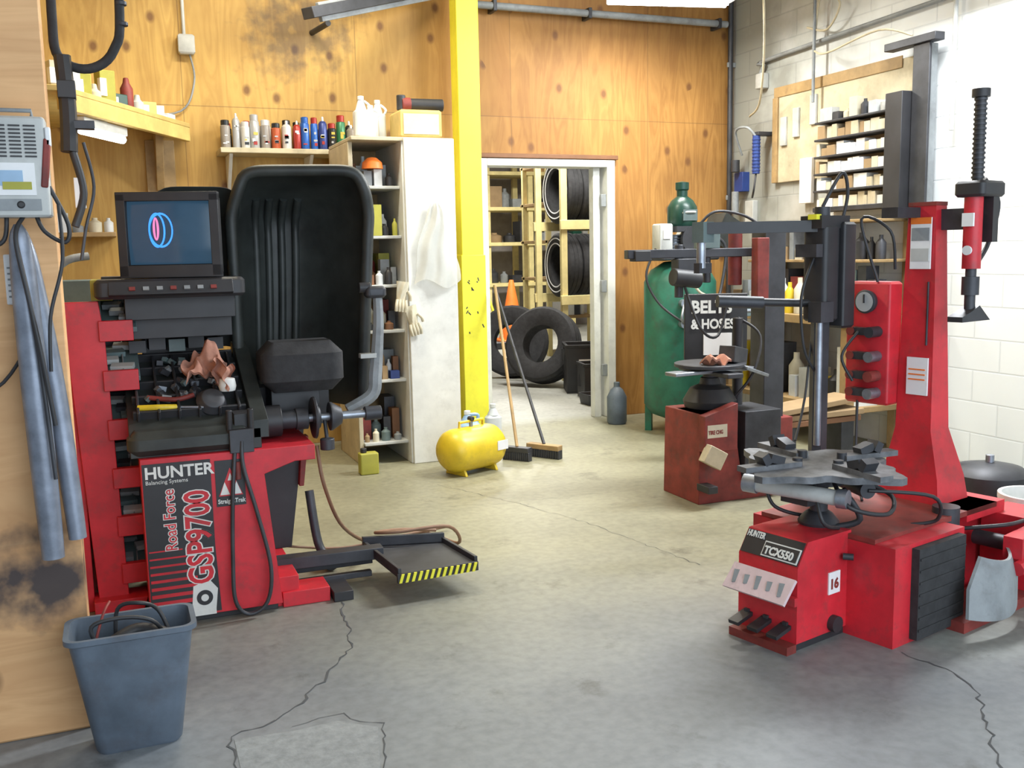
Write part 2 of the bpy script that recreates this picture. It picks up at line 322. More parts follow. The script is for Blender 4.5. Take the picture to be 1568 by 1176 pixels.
# ---------------------------------------------------------------- shell
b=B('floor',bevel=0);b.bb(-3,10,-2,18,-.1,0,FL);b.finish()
b=B('wall_back',bevel=0)
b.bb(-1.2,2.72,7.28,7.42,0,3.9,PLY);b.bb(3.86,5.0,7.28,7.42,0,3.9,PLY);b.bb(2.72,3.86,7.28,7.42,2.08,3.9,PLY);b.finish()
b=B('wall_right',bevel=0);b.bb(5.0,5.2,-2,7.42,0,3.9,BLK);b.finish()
b=B('wall_left',bevel=0);b.bb(-1.3,-1.2,3.3,7.42,0,3.9,PLY);b.finish()
b=B('wall_partition',bevel=.003);b.bb(-2.6,-.135,3.08,3.22,0,3.9,PLYN);b.finish()
b=B('ceiling',bevel=0);b.bb(-2.6,5.2,-1.2,7.42,3.9,4.0,'ceil');b.finish()
b=B('wall_storage',bevel=0);b.bb(.5,9.2,17,17.1,0,3.4,'far');b.bb(9.1,9.2,7.42,17,0,3.4,'far');b.bb(.4,.5,7.42,17,0,3.4,'far');b.finish()
b=B('ceiling_storage',bevel=0);b.bb(.4,9.2,7.42,17.1,3.4,3.5,'ceil');b.finish()
b=B('trim_door')
b.bb(2.70,2.755,7.24,7.44,0,2.12,'white');b.bb(3.80,3.87,7.24,7.44,0,2.12,'white');b.bb(2.755,3.80,7.24,7.44,2.065,2.12,'white')
b.bb(3.70,3.76,7.30,7.38,0,2.065,'white');b.bb(2.70,3.9,7.235,7.275,2.125,2.16,'brown')
for z in(.35,1.05,1.75): b.bb(3.752,3.80,7.26,7.29,z,z+.1,'grey')
b.finish()
# ---------------------------------------------------------------- floor cracks
def ribbon(b,pts,w):
    P=[Vector((x,y,.0)) for x,y in pts];Q=[]
    for i in range(len(P)-1):
        n=max(2,int((P[i+1]-P[i]).length/.03))
        for k in range(n):
            Q.append(P[i].lerp(P[i+1],k/n)+Vector((R.uniform(-.012,.012),R.uniform(-.012,.012),0)))
    Q.append(P[-1])
    A=[];C=[]
    for i,p in enumerate(Q):
        d=(Q[min(i+1,len(Q)-1)]-Q[max(0,i-1)]).normalized();nrm=Vector((-d.y,d.x,0));ww=w*R.uniform(.2,1.1)/2
        A.append(p+nrm*ww+Vector((0,0,.0015)));C.append(p-nrm*ww+Vector((0,0,.0015)))
    n=len(Q);b.add(A+C,[(i,i+1,n+i+1,n+i) for i in range(n-1)],'crack',True)
b=B('floor_crack')
ribbon(b,[(.78,3.83),(.71,3.35),(.48,3.0),(.37,2.89)],.009)
ribbon(b,[(.37,2.89),(.23,2.84),(.22,2.5),(.25,2.2)],.007)
ribbon(b,[(.42,2.84),(.56,2.84),(.66,2.73),(.60,2.48),(.55,2.1)],.005)
ribbon(b,[(2.44,2.49),(2.47,2.3),(2.45,2.2),(2.31,2.02),(2.12,1.8),(2.0,1.5)],.008)
ribbon(b,[(1.75,5.6),(2.05,4.9),(2.2,4.4),(2.34,3.6)],.003)
ribbon(b,[(1.2,5.2),(1.9,5.0),(2.6,4.95)],.002)
b.finish()
b=B('concrete_patch',bevel=0)
b.prism([(.24,2.82),(.42,2.80),(.54,2.81),(.645,2.72),(.59,2.48),(.53,2.1),(.26,2.1),(.235,2.5)],'z',0,.0012,'patch');b.finish()
# ---------------------------------------------------------------- yellow post
b=B('yellow_steel_post')
b.bb(2.425,2.595,6.935,7.085,.01,3.9,'yellow');b.bb(2.36,2.66,6.88,7.12,0,.012,'yellow')
b.bb(2.415,2.605,6.925,7.095,.012,1.38,'yellow')
for i in range(12): b.box((R.uniform(2.44,2.58),6.924,R.uniform(.8,1.2)),(.008,.002,R.uniform(.01,.03)),'dark',(0,R.uniform(-.8,.8),0),True)
b.finish()
# ---------------------------------------------------------------- white cabinet + shelves
b=B('supply_shelving')
XL=1.46
b.bb(1.80,2.14,6.23,6.26,0,2.14,'white');b.bb(1.79,1.83,6.26,6.92,0,2.14,'white');b.bb(XL,XL+.03,6.35,6.92,0,2.12,'plumber')
b.bb(2.11,2.14,6.26,6.92,0,2.14,'white')
b.bb(XL,2.14,6.25,6.93,2.12,2.145,'plumber');b.bb(XL,2.14,6.92,6.94,0,2.12,'lumber')
for z in(.15,.57,.9,1.2,1.52,1.84): b.bb(XL+.03,1.79,6.32,6.92,z-.02,z,'lgrey')
ms=['card','dark','white','grey','blue','olive','dred','brown','black','cream','fwhite','teal','dark','lgrey']
for z,h in((.15,.3),(.57,.22),(.9,.2),(1.2,.22),(1.52,.24),(1.84,.2)):
    b.fill(XL+.04,1.78,6.33,6.42,z,.05,h*.6,ms,.035,.07);b.fill(XL+.04,1.78,6.44,6.54,z,.08,h*.9,ms,.04,.08);b.fill(XL+.04,1.78,6.58,6.8,z,.13,h+.03,ms,.05,.11)
b.box((1.60,6.345,1.62),(.12,.05,.2),'olive',nb=True);b.lathe([(0,0),(.07,0),(.065,.04),(.03,.07),(0,.075)],'orange',(1.62,6.36,1.95),seg=14,nb=True)
def glove(cx,cz,a):
    T_=Matrix.Translation((cx,6.215,cz))@RY(a)
    b.sheet(lambda u,v:tuple(T_@Vector(((u-.5)*.085*(1-.35*v),-.018*math.sin(pi*u)-.006*math.sin(12*u+6*v),-.13*v))),10,10,'cream',(0,.012,0),True)
    for k in range(4):
        b.tube([tuple(T_@Vector((-.03+.019*k,-.012,-.12))),tuple(T_@Vector((-.034+.022*k,-.02,-.16))),tuple(T_@Vector((-.03+.02*k,-.012,-.195)))],.010,'cream',seg=8)
    b.tube([tuple(T_@Vector((.035,-.01,-.06))),tuple(T_@Vector((.055,-.015,-.09))),tuple(T_@Vector((.06,-.01,-.12)))],.010,'cream',seg=8)
glove(1.76,1.22,8);glove(1.80,1.06,-12)
b.finish()
b=B('plastic_bag',bevel=0)
b.sheet(lambda u,v:(1.99+(u-.5)*(.06+.26*v**.6)+.01*math.sin(9*v),6.205-.03*math.sin(pi*u)-.010*math.sin(17*u+5*v),1.72-.52*v+.03*math.sin(7*u)*v),18,14,'clearp',(0,-.002,0));b.finish()
b=B('storage_jugs')
for i,(x,m,h) in enumerate(((1.56,'fwhite',.26),(1.645,'fwhite',.22),(1.72,'fwhite',.27))):
    y=6.36+.1*i
    b.rbox((x,y,2.147+h*.33),(.10,.10,h*.66),.03,m);b.cyl((x,y,2.147+h*.66-.01),(x,y,2.147+h*.9),.04,m,r2=.018);b.cyl((x,y,2.147+h*.9),(x,y,2.147+h),.020,'white')
    b.tube([(x+.03,y-.03,2.147+h*.6),(x+.05,y-.03,2.147+h*.75),(x+.02,y-.01,2.147+h*.88)],.008,m)
b.finish()
b=B('cardboard_box');b.rbox((1.94,6.42,2.237),(.28,.26,.18),.004,'ylumber');b.bb(1.82,2.06,6.285,6.289,2.17,2.3,'cream',True);b.finish()
b=B('angle_grinder');b.cyl((1.88,6.4,2.372),(2.12,6.38,2.372),.04,'black');b.cyl((1.84,6.4,2.372),(1.90,6.4,2.372),.045,'dred');b.cyl((1.84,6.4,2.335),(1.84,6.4,2.43),.03,'dark');b.finish()
# ---------------------------------------------------------------- can shelf
b=B('can_shelf')
b.bb(.74,1.76,6.98,7.28,2.10,2.135,'plumber')
for x in(.8,1.35): b.prism([(7.28,2.1),(7.02,2.1),(7.28,1.85)],'x',x,x+.025,'white')
b.finish()
b=B('spray_cans',bevel=0)
cc=[mat('can_%d'%i,c,.35,.2,.05) for i,c in enumerate([(.02,.02,.02),(.38,.38,.38),(.30,.27,.24),(.6,.6,.58),(.33,.03,.02),(.02,.10,.38),(.03,.16,.07),(.45,.10,.04),(.03,.05,.2),(.55,.42,.08)])]
i=0
order=[2,1,3,1,2,7,3,4,5,5,8,0,6,2,9,0,3,0,2]
for row,y0 in((0,7.05),(1,7.18)):
    x=.785+.025*row
    while x<1.70:
        r=R.choice([.026,.03,.033]);h=R.uniform(.17,.245);k=order[(i+row*3)%len(order)];c=cc[k];y=y0+R.uniform(-.012,.012)
        b.lathe([(r*.94,0),(r,.006),(r,h*.78),(r*.9,h*.80),(r*.6,h*.86)],c,(x,y,2.136),seg=16)
        cap=cc[R.choice([0,0,3,4,0,k])]
        if R.random()<.7: b.lathe([(r*.85,h*.80),(r*.85,h*.98),(r*.7,h)],cap,(x,y,2.136),seg=16)
        else: b.lathe([(r*.3,h*.84),(r*.3,h*.97),(r*.2,h)],cc[3],(x,y,2.136),seg=10)
        for q in range(3):
            zz=2.136+h*R.uniform(.15,.65);b.box((x+R.uniform(-.3,.3)*r,y-r*.96,zz),(r*R.uniform(.5,1),r*.14,h*R.uniform(.04,.12)),cc[R.choice([3,4,9,1,0,3])])
        x+=2*r+R.uniform(.002,.008);i+=1
b.finish()
# ---------------------------------------------------------------- corner loft shelf
b=B('corner_shelf')
b.prism([(.56,7.1),(.56,7.28),(-1.19,7.28),(-1.19,5.7),(-.18,5.7)],'z',2.27,2.30,'ylumber')
b.prism([(.56,7.1),(.53,7.13),(-.20,5.75),(-.18,5.7)],'z',2.18,2.27,'ylumber')
b.prism([(7.28,2.27),(7.0,2.27),(7.0,2.2),(7.22,1.86),(7.28,1.86)],'x',.33,.38,'lumber')
b.bb(.27,.46,7.24,7.28,1.82,2.2,'lumber')
b.finish()
b=B('parts_boxes')
cols=['cream','fwhite','olive','cream','olive','dgreen','dred','lgrey','ylumber','white','fwhite']
for i in range(11):
    t=.08+i*.085;x=-.2+.72*t;y=5.85+1.3*t
    h=R.uniform(.07,.2) if t<.7 else R.uniform(.05,.12)
    if i in(3,6,7): b.lathe([(.035,0),(.038,.01),(.038,h*.8),(.02,h),(.015,h+.03)],cols[i],(x-.06,y+.02,2.30),seg=14)
    else: b.box((x-.06,y+.02,2.30+h/2),(.09,.09,h),cols[i],(0,0,R.uniform(0,1)));b.box((x-.075,y-.03,2.30+h/2),(.04,.03,h*.5),'paper',(0,0,.5),True)
b.finish()
b=B('fluorescent_lamp');b.cyl((-.10,6.0,2.11),(.12,6.45,2.11),.024,'lamp');b.box((.01,6.22,2.155),(.06,.52,.05),'white',(0,0,-.45));b.bb(-.02,.04,6.18,6.26,2.18,2.27,'white');b.finish()
b=B('electrical_conduit')
b.tube([(.57,7.24,3.89),(.57,7.24,2.9)],.012,'lgrey',sm=0,nb=False);b.rbox((.58,7.235,2.84),(.11,.07,.13),.006,'lgrey')
b.tube([(.6,7.24,2.78),(.62,7.25,2.6),(.52,7.25,2.4),(.2,7.25,2.36)],.007,'grey')
b.finish()
b=B('overhead_pipe');b.tube([(2.65,7.18,3.24),(4.90,7.18,3.24)],.028,'grey',sm=0,nb=False)
for x in(2.8,3.6,4.8): b.bb(x,x+.03,7.15,7.28,3.20,3.28,'dark')
b.finish()
b=B('corner_pipe');b.tube([(4.95,7.2,3.9),(4.95,7.2,.0)],.022,'dark',sm=0,nb=False)
for z in(.6,1.8,2.9): b.bb(4.92,5.0,7.19,7.21,z,z+.04,'grey')
b.finish()
b=B('door_track');b.box((1.75,6.78,3.10),(.10,1.2,.07),'dark',(.3,0,-1.0));b.box((1.83,6.82,3.12),(.03,1.2,.12),'grey',(.3,0,-1.0))
b.tube([(1.5,6.95,2.98),(1.45,7.28,2.98)],.02,'dark',sm=0);b.tube([(2.2,6.65,3.2),(2.3,6.65,3.9)],.015,'dark',sm=0);b.finish()
# ---------------------------------------------------------------- WHEEL BALANCER
b=B('wheel_balancer',bevel=.006)
b.prism([(.05,.03),(.545,.03),(.50,.56),(.62,.60),(.70,.60),(.70,.66),(.05,.66)],'y',3.83,4.45,'red')
b.bb(.06,.53,3.86,4.4,0,.03,'black')
b.bb(.55,.74,3.86,4.0,.0,.06,'red');b.bb(.5,.62,3.88,4.35,.0,.12,'red');b.bb(.75,.83,3.83,4.02,0,.04,'black')
y=3.8285
b.prism([(.055,.64),(.30,.64),(.30,.30),(.31,.04),(.055,.04)],'y',y-.001,3.83,'black',True)
for i in range(9): b.bb(.06,.18+.012*i,y-.0018,y-.001,.30-.03*i,.305-.03*i+.0015*i,'red',True)
FR=RX(90)
b.text('HUNTER',.062,(.062,y-.003,.585),FR,'white',1.02,.0016)
b.text('Balancing Systems',.021,(.064,y-.003,.563),FR,'white')
b.text('GSP9700',.128,(.285,y-.003,.155),RX(90)@RZ(90),'red',.78,.0028)
b.text('GSP9700',.128,(.285,y-.002,.155),RX(90)@RZ(90),'white',.78,.0078)
b.text('Road Force',.06,(.162,y-.003,.30),RX(90)@RZ(90),'red',.85,.0003)
b.text('Road Force',.06,(.162,y-.002,.30),RX(90)@RZ(90),'white',.85,.0034)
b.prism([(.315,.45),(.425,.45),(.425,.63),(.315,.63)],'y',y-.001,3.83,'black',True)
b.prism([(.325,.49),(.415,.49),(.37,.60)],'y',y-.002,y-.001,'red',True)
for cx in(.348,.392):
    b.prism([(cx-.018,.495),(cx+.018,.495),(cx,.545)],'y',y-.003,y-.002,'white',True)
b.prism([(.36,.55),(.38,.55),(.37,.58)],'y',y-.003,y-.002,'white',True)
b.text('StraightTrak',.024,(.320,y-.003,.462),FR,'white',.85,.0006)
b.prism([(.20,.05),(.29,.05),(.30,.13),(.27,.17),(.21,.15)],'y',y-.002,y-.001,'white',True)
b.lathe([(.030,0),(.030,.002)],'black',(.25,y-.002,.10),(0,-1,0),nb=True);b.lathe([(.014,0),(.014,.004)],'white',(.25,y-.002,.10),(0,-1,0),nb=True)
b.bb(.17,.29,y-.003,y-.002,.03,.05,'white',True)
b.rbox((.24,3.90,.71),(.46,.13,.10),.045,'hood',.03)
b.prism([(3.86,.66),(4.5,.66),(4.5,.98),(4.38,.97),(3.92,.76),(3.86,.74)],'x',.02,.50,'hood')
b.prism([(3.86,.70),(4.5,.70),(4.5,1.03),(4.38,1.02),(3.92,.80),(3.86,.77)],'x',.47,.53,'hood')
ang=math.atan2(.21,.46)
for i in range(5):
    yy=3.98+.1*i;zz=.79+.0457*i
    b.box((.25,yy,zz+.01),(.42,.012,.045),'black',(ang,0,0))
for j in range(6): b.box((.06+.075*j,4.16,.885),(.010,.44,.05),'black',(ang,0,0))
b.lathe([(.02,0),(.055,.0),(.06,.02),(.045,.05),(.03,.055),(.02,.055)],'dark',(.33,4.02,.82),(.2,-.8,.7))
b.lathe([(.0,0),(.03,0),(.035,.02),(.03,.05),(0,.055)],'white',(.40,4.03,.87),seg=16)
b.tube([(.06,4.0,.83),(.14,3.98,.83),(.2,3.99,.825)],.012,'tyel');b.tube([(.2,3.99,.825),(.30,3.97,.82)],.006,'steel',sm=0)
b.tube([(.1,4.06,.86),(.2,4.03,.85),(.27,4.05,.86)],.010,'dred')
for i in range(40):
    yy=R.uniform(4.0,4.33);b.box((R.uniform(.07,.43),yy,.80+(yy-3.98)*.457+.02),(R.uniform(.015,.04),.02,.02),R.choice(['dark','steel','grey','dark','teal','dark']),(R.random(),R.random(),R.random()),True)
# rag
def rag(u,v):
    r=.5-abs(u-.5)
    return (.245+.16*u+.012*math.sin(8*v),4.05+.12*v+.02*math.sin(6*u),.94+.11*v*(.6+.8*r)+.02*math.sin(6*u+4*v)+.018*math.sin(13*u-7*v)+.010*math.sin(23*u+9*v)-.03*(abs(u-.5)*2)**2)
b.sheet(rag,30,24,'skinrag',(0,.01,-.01),True)
b.sheet(lambda u,v:(.35+.075*u+.01*math.sin(9*v),4.03+.03*math.sin(9*u),1.0-.10*v+.012*math.sin(7*u)-.03*u),12,10,'skinrag',(0,-.012,0),True)
# console
b.rbox((.215,4.15,1.285),(.56,.22,.075),.03,'black',.012)
b.box((.215,4.045,1.285),(.46,.03,.055),'black',(-.4,0,0))
for i in range(7): b.box((.07+.05*i,4.025,1.287),(.022,.01,.014),'grey' if i%3 else 'dred',(-.4,0,0),True)
b.bb(.04,.45,4.2,4.45,1.08,1.26,'black');b.bb(.04,.46,4.14,4.2,1.16,1.25,'black')
b.bb(-.08,.0,4.2,4.5,1.24,1.32,'olive')
b.bb(.10,.40,4.42,4.5,.6,1.1,'black')
for i in range(5): b.box((.08+.075*i,4.36,1.04+.01*(i%2)),(.065,.10,.05),R.choice(['dark','teal','black']),(0,0,.05*i),True)
# monitor
T=Matrix.Translation((.225,4.12,1.325))@RZ(-14)
def mp(p): return T@Vector(p)
def mbox(c,d,m,nb=False): b.box(mp(c),d,m,(0,0,math.radians(-14)),nb)
mbox((-.175,0,.165),(.035,.05,.32),'black');mbox((.175,0,.165),(.035,.05,.32),'black');mbox((0,0,.315),(.385,.05,.035),'black');mbox((0,0,.025),(.385,.05,.05),'black')
rs=[]
for w,h,yy in((.375,.31,.02),(.36,.30,.12),(.26,.22,.30),(.22,.18,.36)):
    rs.append([mp((sx*w/2,yy,.165+sz*h/2)) for sx,sz in((-1,-1),(1,-1),(1,1),(-1,1))])
b.rings(rs,'black')
b.sheet(lambda u,v:tuple(mp(((u-.5)*.32,-.012+.05*((u-.5)**2+(v-.5)**2),.052+.248*v))),10,10,'scr',(0,.004,0),True)
def ell(cx,cz,a,c,a2,c2,m,off):
    n=28;vs=[]
    for s_ in(0,1):
        for k in range(n):
            t=2*pi*k/n;vs.append(mp((cx+(a,a2)[s_]*math.cos(t),-.016-off,cz+(c,c2)[s_]*math.sin(t))))
    b.add(vs,[(k,(k+1)%n,n+(k+1)%n,n+k) for k in range(n)],m,True)
ell(-.045,.185,.032,.068,.025,.060,'scrb',0);ell(-.048,.19,.012,.045,.003,.036,'scrr',.001)
ell(-.03,.185,.046,.068,.040,.060,'scrb',0)
b.bb(-.04,.40,4.35,4.5,1.26,1.33,'black')
b.sheet(lambda u,v:(.18+.36*u,4.62-.2*v*v*v,1.0+.70*v-.05*(2*abs(u-.5))**6),14,12,'hood',(0,.03,0))
def hood(u,v):
    q=2*u-1
    w=.255+.035*v;cx=.745+.035*v
    x=cx+q*w*(1-.10*max(0,v-.88)/.12*abs(q)**3)
    z=.72+1.04*v-.09*(abs(q)**8)*v**4
    yy=4.32+.33*(1-abs(q)**2.4)-.06*q
    if v>.78: yy-=((v-.78)/.22)**2.2*.34*(1-abs(q)**2.4)+((v-.78)/.22)**2*.03
    return (x,yy,z)
b.sheet(hood,40,30,'hood',(0,.03,0),True)
edge=[hood(0,i/14) for i in range(15)]+[hood(i/16,1) for i in range(1,16)]+[hood(1,1-i/14) for i in range(15)]
b.tube(edge,.026,'hood',sm=2)
for q in(.20,.31,.42,.53): b.tube([tuple(Vector(hood(q+.03*math.sin(v*.25),v/10))+Vector((0,-.004,0))) for v in range(0,10)],.018,'hood',sm=2)
b.rbox((.71,4.14,.945),(.34,.24,.21),.06,'rubber',.05)
b.box((.68,4.18,.78),(.20,.16,.14),'black');b.bb(.5,.86,4.30,4.42,.66,.84,'black')
b.prism([(.55,.12),(.66,.12),(.74,.66),(.55,.66)],'y',4.28,4.45,'black');b.prism([(.70,.40),(.72,.40),(.75,.62),(.72,.62)],'y',4.24,4.30,'dred')
# spindle
sz=.735;sy=4.02
b.cyl((.46,sy,sz),(.60,sy,sz),.065,'black');b.cyl((.60,sy,sz),(.68,sy,sz),.038,'dark');b.cyl((.66,sy,sz),(.71,sy,sz),.045,'dark')
b.lathe([(.03,0),(.085,.0),(.088,.012),(.05,.02),(.045,.03)],'dark',(.73,sy,sz),(1,0,0));b.cyl((.7,sy,sz),(1.0,sy,sz),.017,'steel')
b.lathe([(.018,0),(.06,.0),(.06,.01),(.035,.05),(.018,.055)],'dark',(.80,sy,sz),(1,0,0))
b.bb(.40,.47,3.86,3.98,.62,.80,'black');b.box((.42,3.84,.70),(.09,.05,.09),'dark')
for a in(-1,1): b.cyl((.42+.04*a,3.85,.7),(.42+.04*a,3.84,.82),.012,'black')
b.cyl((.95,sy,sz),(1.02,sy,sz),.03,'dark')
b.lathe([(.0,0),(.03,.005),(.03,.05),(0,.055)],'dark',(.78,3.98,.60),seg=14);b.cyl((.78,3.98,.64),(.78,sy,sz),.008,'dark')
b.tube([(1.05,4.12,1.25),(1.05,4.12,1.1),(1.03,4.12,.9),(1.01,4.12,.80),(.90,4.12,.74)],[.020,.024,.030,.030,.026],'grey',seg=8)
b.rbox((1.04,4.12,1.24),(.09,.07,.05),.02,'dark');b.cyl((.97,4.12,1.26),(1.02,4.12,1.26),.022,'black');b.bb(.96,1.03,4.09,4.13,.96,.98,'lgrey')
# weight rack
b.prism([(-.185,1.24),(-.055,1.24),(-.04,1.1),(-.02,.0),(-.13,.0)],'y',4.12,4.16,'red')
b.bb(-.19,-.15,4.14,4.55,.0,1.22,'red')
for k in range(6):
    z=1.125-.195*k
    b.bb(-.06+.004*k,.065+.008*k,4.10,4.14,z-.04,z+.04,'red')
    b.box((.01,4.30,z+.05),(.14,.34,.02),'teal',(.30,0,0))
    b.box((-.055,4.30,z+.08),(.012,.34,.06),'lgrey' if k%2 else 'teal',(.30,0,0));b.box((.02,4.30,z+.065),(.006,.34,.03),'grey',(.30,0,0))
    for i in range(4): b.box((R.uniform(-.03,.05),4.19+.07*i,z+.045+.022*i),(R.uniform(.03,.09),.04,.02),R.choice(['grey','dark','teal','lgrey']),(.3,0,R.uniform(-.3,.3)),True)
b.bb(-.19,.06,4.5,4.55,0,1.2,'dark')
b.prism([(-.15,.0),(.03,.0),(.05,.06),(-.15,.06)],'y',4.06,4.2,'red')
b.tube([(.40,3.83,.72),(.375,3.81,.5),(.36,3.80,.25),(.36,3.79,.08),(.41,3.79,.02),(.48,3.79,.06),(.50,3.79,.2),(.46,3.8,.42),(.42,3.81,.6),(.42,3.82,.7)],.008,'dark')
b.cyl((.40,3.83,.62),(.40,3.83,.55),.012,'dred')
b.tube([(.74,4.0,.62),(.76,3.98,.45),(.88,4.2,.2),(1.1,4.5,.02),(1.35,4.6,.015),(1.46,4.35,.012),(1.35,4.15,.16),(1.1,4.1,.18),(1.02,4.2,.16),(1.2,4.4,.10),(1.38,4.45,.06)],.008,'hose')
b.tube([(.55,4.3,.14),(.9,4.4,.05),(1.2,4.5,.04),(1.5,4.62,.02)],.006,'hose')
# wheel lift
b.box((.76,4.06,.12),(.50,.07,.05),'dark',(0,0,-.05));b.box((.76,4.14,.06),(.45,.03,.03),'dark')
b.prism([(.95,4.17),(1.3,4.08),(1.34,3.74),(.99,3.72)],'z',.10,.118,'dark')
b.prism([(.95,4.17),(1.30,4.08),(1.30,4.06),(.95,4.15)],'z',.118,.16,'dark')
b.prism([(.95,4.17),(.99,3.72),(1.005,3.72),(.965,4.17)],'z',.118,.14,'dark')
b.prism([(1.30,4.08),(1.34,3.74),(1.325,3.74),(1.285,4.08)],'z',.118,.14,'dark')
b.prism([(.985,3.725),(1.34,3.745),(1.34,3.73),(.985,3.71)],'z',.08,.12,'black')
for i in range(13):
    x=.99+.0265*i
    b.prism([(x,.082),(x+.012,.082),(x+.024,.118),(x+.012,.118)],'y',3.712+.0012*i-.006,3.712+.0012*i,'yellow',True)
b.bb(.60,.95,4.0,4.03,.03,.055,'dark')
b.tube([(.76,4.35,.35),(.78,4.3,.12),(.82,4.25,.04)],.02,'dark');b.cyl((.82,4.22,.04),(.82,4.28,.04),.035,'dark')
b.finish()
# ---------------------------------------------------------------- TRASH CAN
b=B('trash_can',bevel=0)
rs=[b.rrect(-.015,2.94,.22,.12,.03,0),b.rrect(-.015,2.94,.235,.13,.032,.01),b.rrect(-.017,2.94,.33,.19,.035,.34),b.rrect(-.017,2.94,.355,.21,.04,.345),b.rrect(-.017,2.94,.355,.21,.04,.36),b.rrect(-.017,2.94,.325,.185,.032,.36),b.rrect(-.017,2.94,.31,.17,.03,.30),b.rrect(-.015,2.94,.21,.11,.025,.02)]
b.rings(rs,'bin')
b.finish()
b=B('coiled_cable',bevel=0)
b.tube([(-.10,2.9,.30),(-.12,2.90,.375),(-.04,2.90,.39),(.04,2.90,.37),(.08,2.93,.30)],.006,'black')
b.tube([(-.06,2.98,.28),(-.05,2.98,.39),(.01,2.95,.41),(.06,2.97,.375),(.09,2.95,.30)],.006,'black')
b.tube([(-.12,2.92,.30),(-.09,2.96,.385),(-.07,3.0,.41)],.004,'dred')
b.tube([(-.1,2.9,.3),(0,2.95,.33),(.1,2.9,.31)],.02,'black')
b.finish()
# ---------------------------------------------------------------- near wall items
b=B('battery_charger')
b.rbox((-.21,3.01,1.65),(.145,.10,.265),.01,'lgrey',.006)
for i in range(9):
    for j in range(3): b.bb(-.262+.036*j,-.234+.036*j,2.956,2.961,1.675+.010*i,1.679+.010*i,'black',True)
b.bb(-.268,-.17,2.956,2.960,1.575,1.66,'paper',True);b.bb(-.26,-.20,2.954,2.957,1.60,1.64,'jblue',True);b.bb(-.25,-.18,2.953,2.956,1.59,1.61,'olive',True)
b.bb(-.265,-.16,2.956,2.960,1.535,1.565,'grey',True)
b.cyl((-.21,2.962,1.55),(-.21,2.952,1.55),.01,'black')
b.tube([(-.25,3.0,1.78),(-.25,2.99,1.80),(-.17,2.99,1.80),(-.17,3.0,1.78)],.006,'grey',sm=0);b.bb(-.24,-.18,3.05,3.08,1.6,1.75,'grey')
b.box((-.142,2.97,1.66),(.018,.03,.13),'dred',(0,.12,0));b.box((-.132,2.97,1.73),(.014,.03,.05),'paper')
b.tube([(-.14,2.99,1.6),(-.10,2.99,1.5),(-.11,2.99,1.45),(-.16,2.99,1.48),(-.18,3,1.53)],.006,'black')
b.tube([(-.25,3,1.53),(-.26,2.99,1.46),(-.30,2.99,1.44),(-.36,2.98,1.45)],.006,'black')
b.tube([(-.21,2.99,1.52),(-.23,2.95,1.46),(-.21,2.94,1.3),(-.19,2.93,1.15),(-.17,2.94,.95)],.006,'black')
b.tube([(-.12,2.98,1.55),(-.12,2.95,1.4),(-.16,2.94,1.25),(-.17,2.94,1.1)],.005,'black')
b.tube([(-.5,3.04,1.02),(-.32,3.04,1.05),(-.22,3.02,1.18)],.005,'black')
b.finish()
b=B('hanging_sleeves',bevel=0)
b.tube([(-.225,2.99,1.50),(-.222,2.99,1.40),(-.215,2.98,1.0),(-.205,2.97,.57)],[.010,.026,.034,.036,.034,.030],'silver',seg=14)
b.tube([(-.215,3.03,1.48),(-.20,3.03,1.35),(-.165,3.02,1.0),(-.14,3.0,.61)],[.01,.022,.028,.028,.024],'silver',seg=14)
b.tube([(-.23,2.95,1.45),(-.20,2.945,1.2),(-.18,2.94,.8)],.006,'dark')
b.finish()
b=B('posted_notice');b.bb(-.275,-.215,3.072,3.08,1.28,1.42,'paper')
for i in range(6): b.bb(-.268,-.225,3.0705,3.072,1.30+.016*i,1.305+.016*i,'grey',True)
b.finish()
b=B('hanging_hose',bevel=.002)
b.tube([(.085,3.3,3.9),(.085,3.3,3.0),(.08,3.3,2.2),(.055,3.3,2.03),(-.02,3.3,1.97),(-.10,3.3,2.0),(-.11,3.3,2.12),(-.10,3.3,2.4)],.014,'rubber')
for i in range(10): b.cyl((.083,3.3,2.1+.06*i),(.083,3.3,2.112+.06*i),.017,'dark')
b.tube([(-.09,3.27,2.0),(-.085,3.27,1.85),(-.09,3.26,1.72)],.024,'black',seg=8)
b.box((-.085,3.27,1.90),(.05,.06,.05),'black');b.box((-.05,3.27,1.80),(.07,.04,.025),'dark')
b.tube([(-.08,3.26,1.72),(-.06,3.26,1.6),(-.09,3.25,1.5)],.012,'black')
b.tube([(-.05,3.27,1.75),(-.03,3.28,1.62),(-.06,3.27,1.5),(-.08,3.26,1.4)],.005,'dark')
b.box((-.07,3.27,1.60),(.03,.03,.09),'paper')
b.finish()
b=B('work_bench')
b.bb(-1.15,-.05,5.3,6.1,1.12,1.17,'lumber');b.bb(-1.1,-1.02,5.35,5.43,0,1.12,'lumber');b.bb(-.15,-.07,5.35,5.43,0,1.12,'lumber');b.bb(-.15,-.07,5.95,6.03,0,1.12,'lumber')
b.fill(-.9,-.08,5.4,5.7,1.17,.05,.2,['teal','grey','dark','white','cream'],.08,.2)
b.bb(-.35,.0,5.38,5.6,1.17,1.3,'teal');b.tube([(-.3,5.45,1.32),(-.2,5.44,1.4),(-.1,5.46,1.42)],.02,'grey')
b.finish()
b=B('small_parts_shelf');b.bb(-.55,.05,7.05,7.28,1.55,1.58,'lumber');b.fill(-.5,.04,7.08,7.25,1.58,.05,.16,['fwhite','cream','grey','olive','white'],.05,.1);b.bb(-.5,-.47,7.1,7.28,1.4,1.55,'lumber');b.finish()
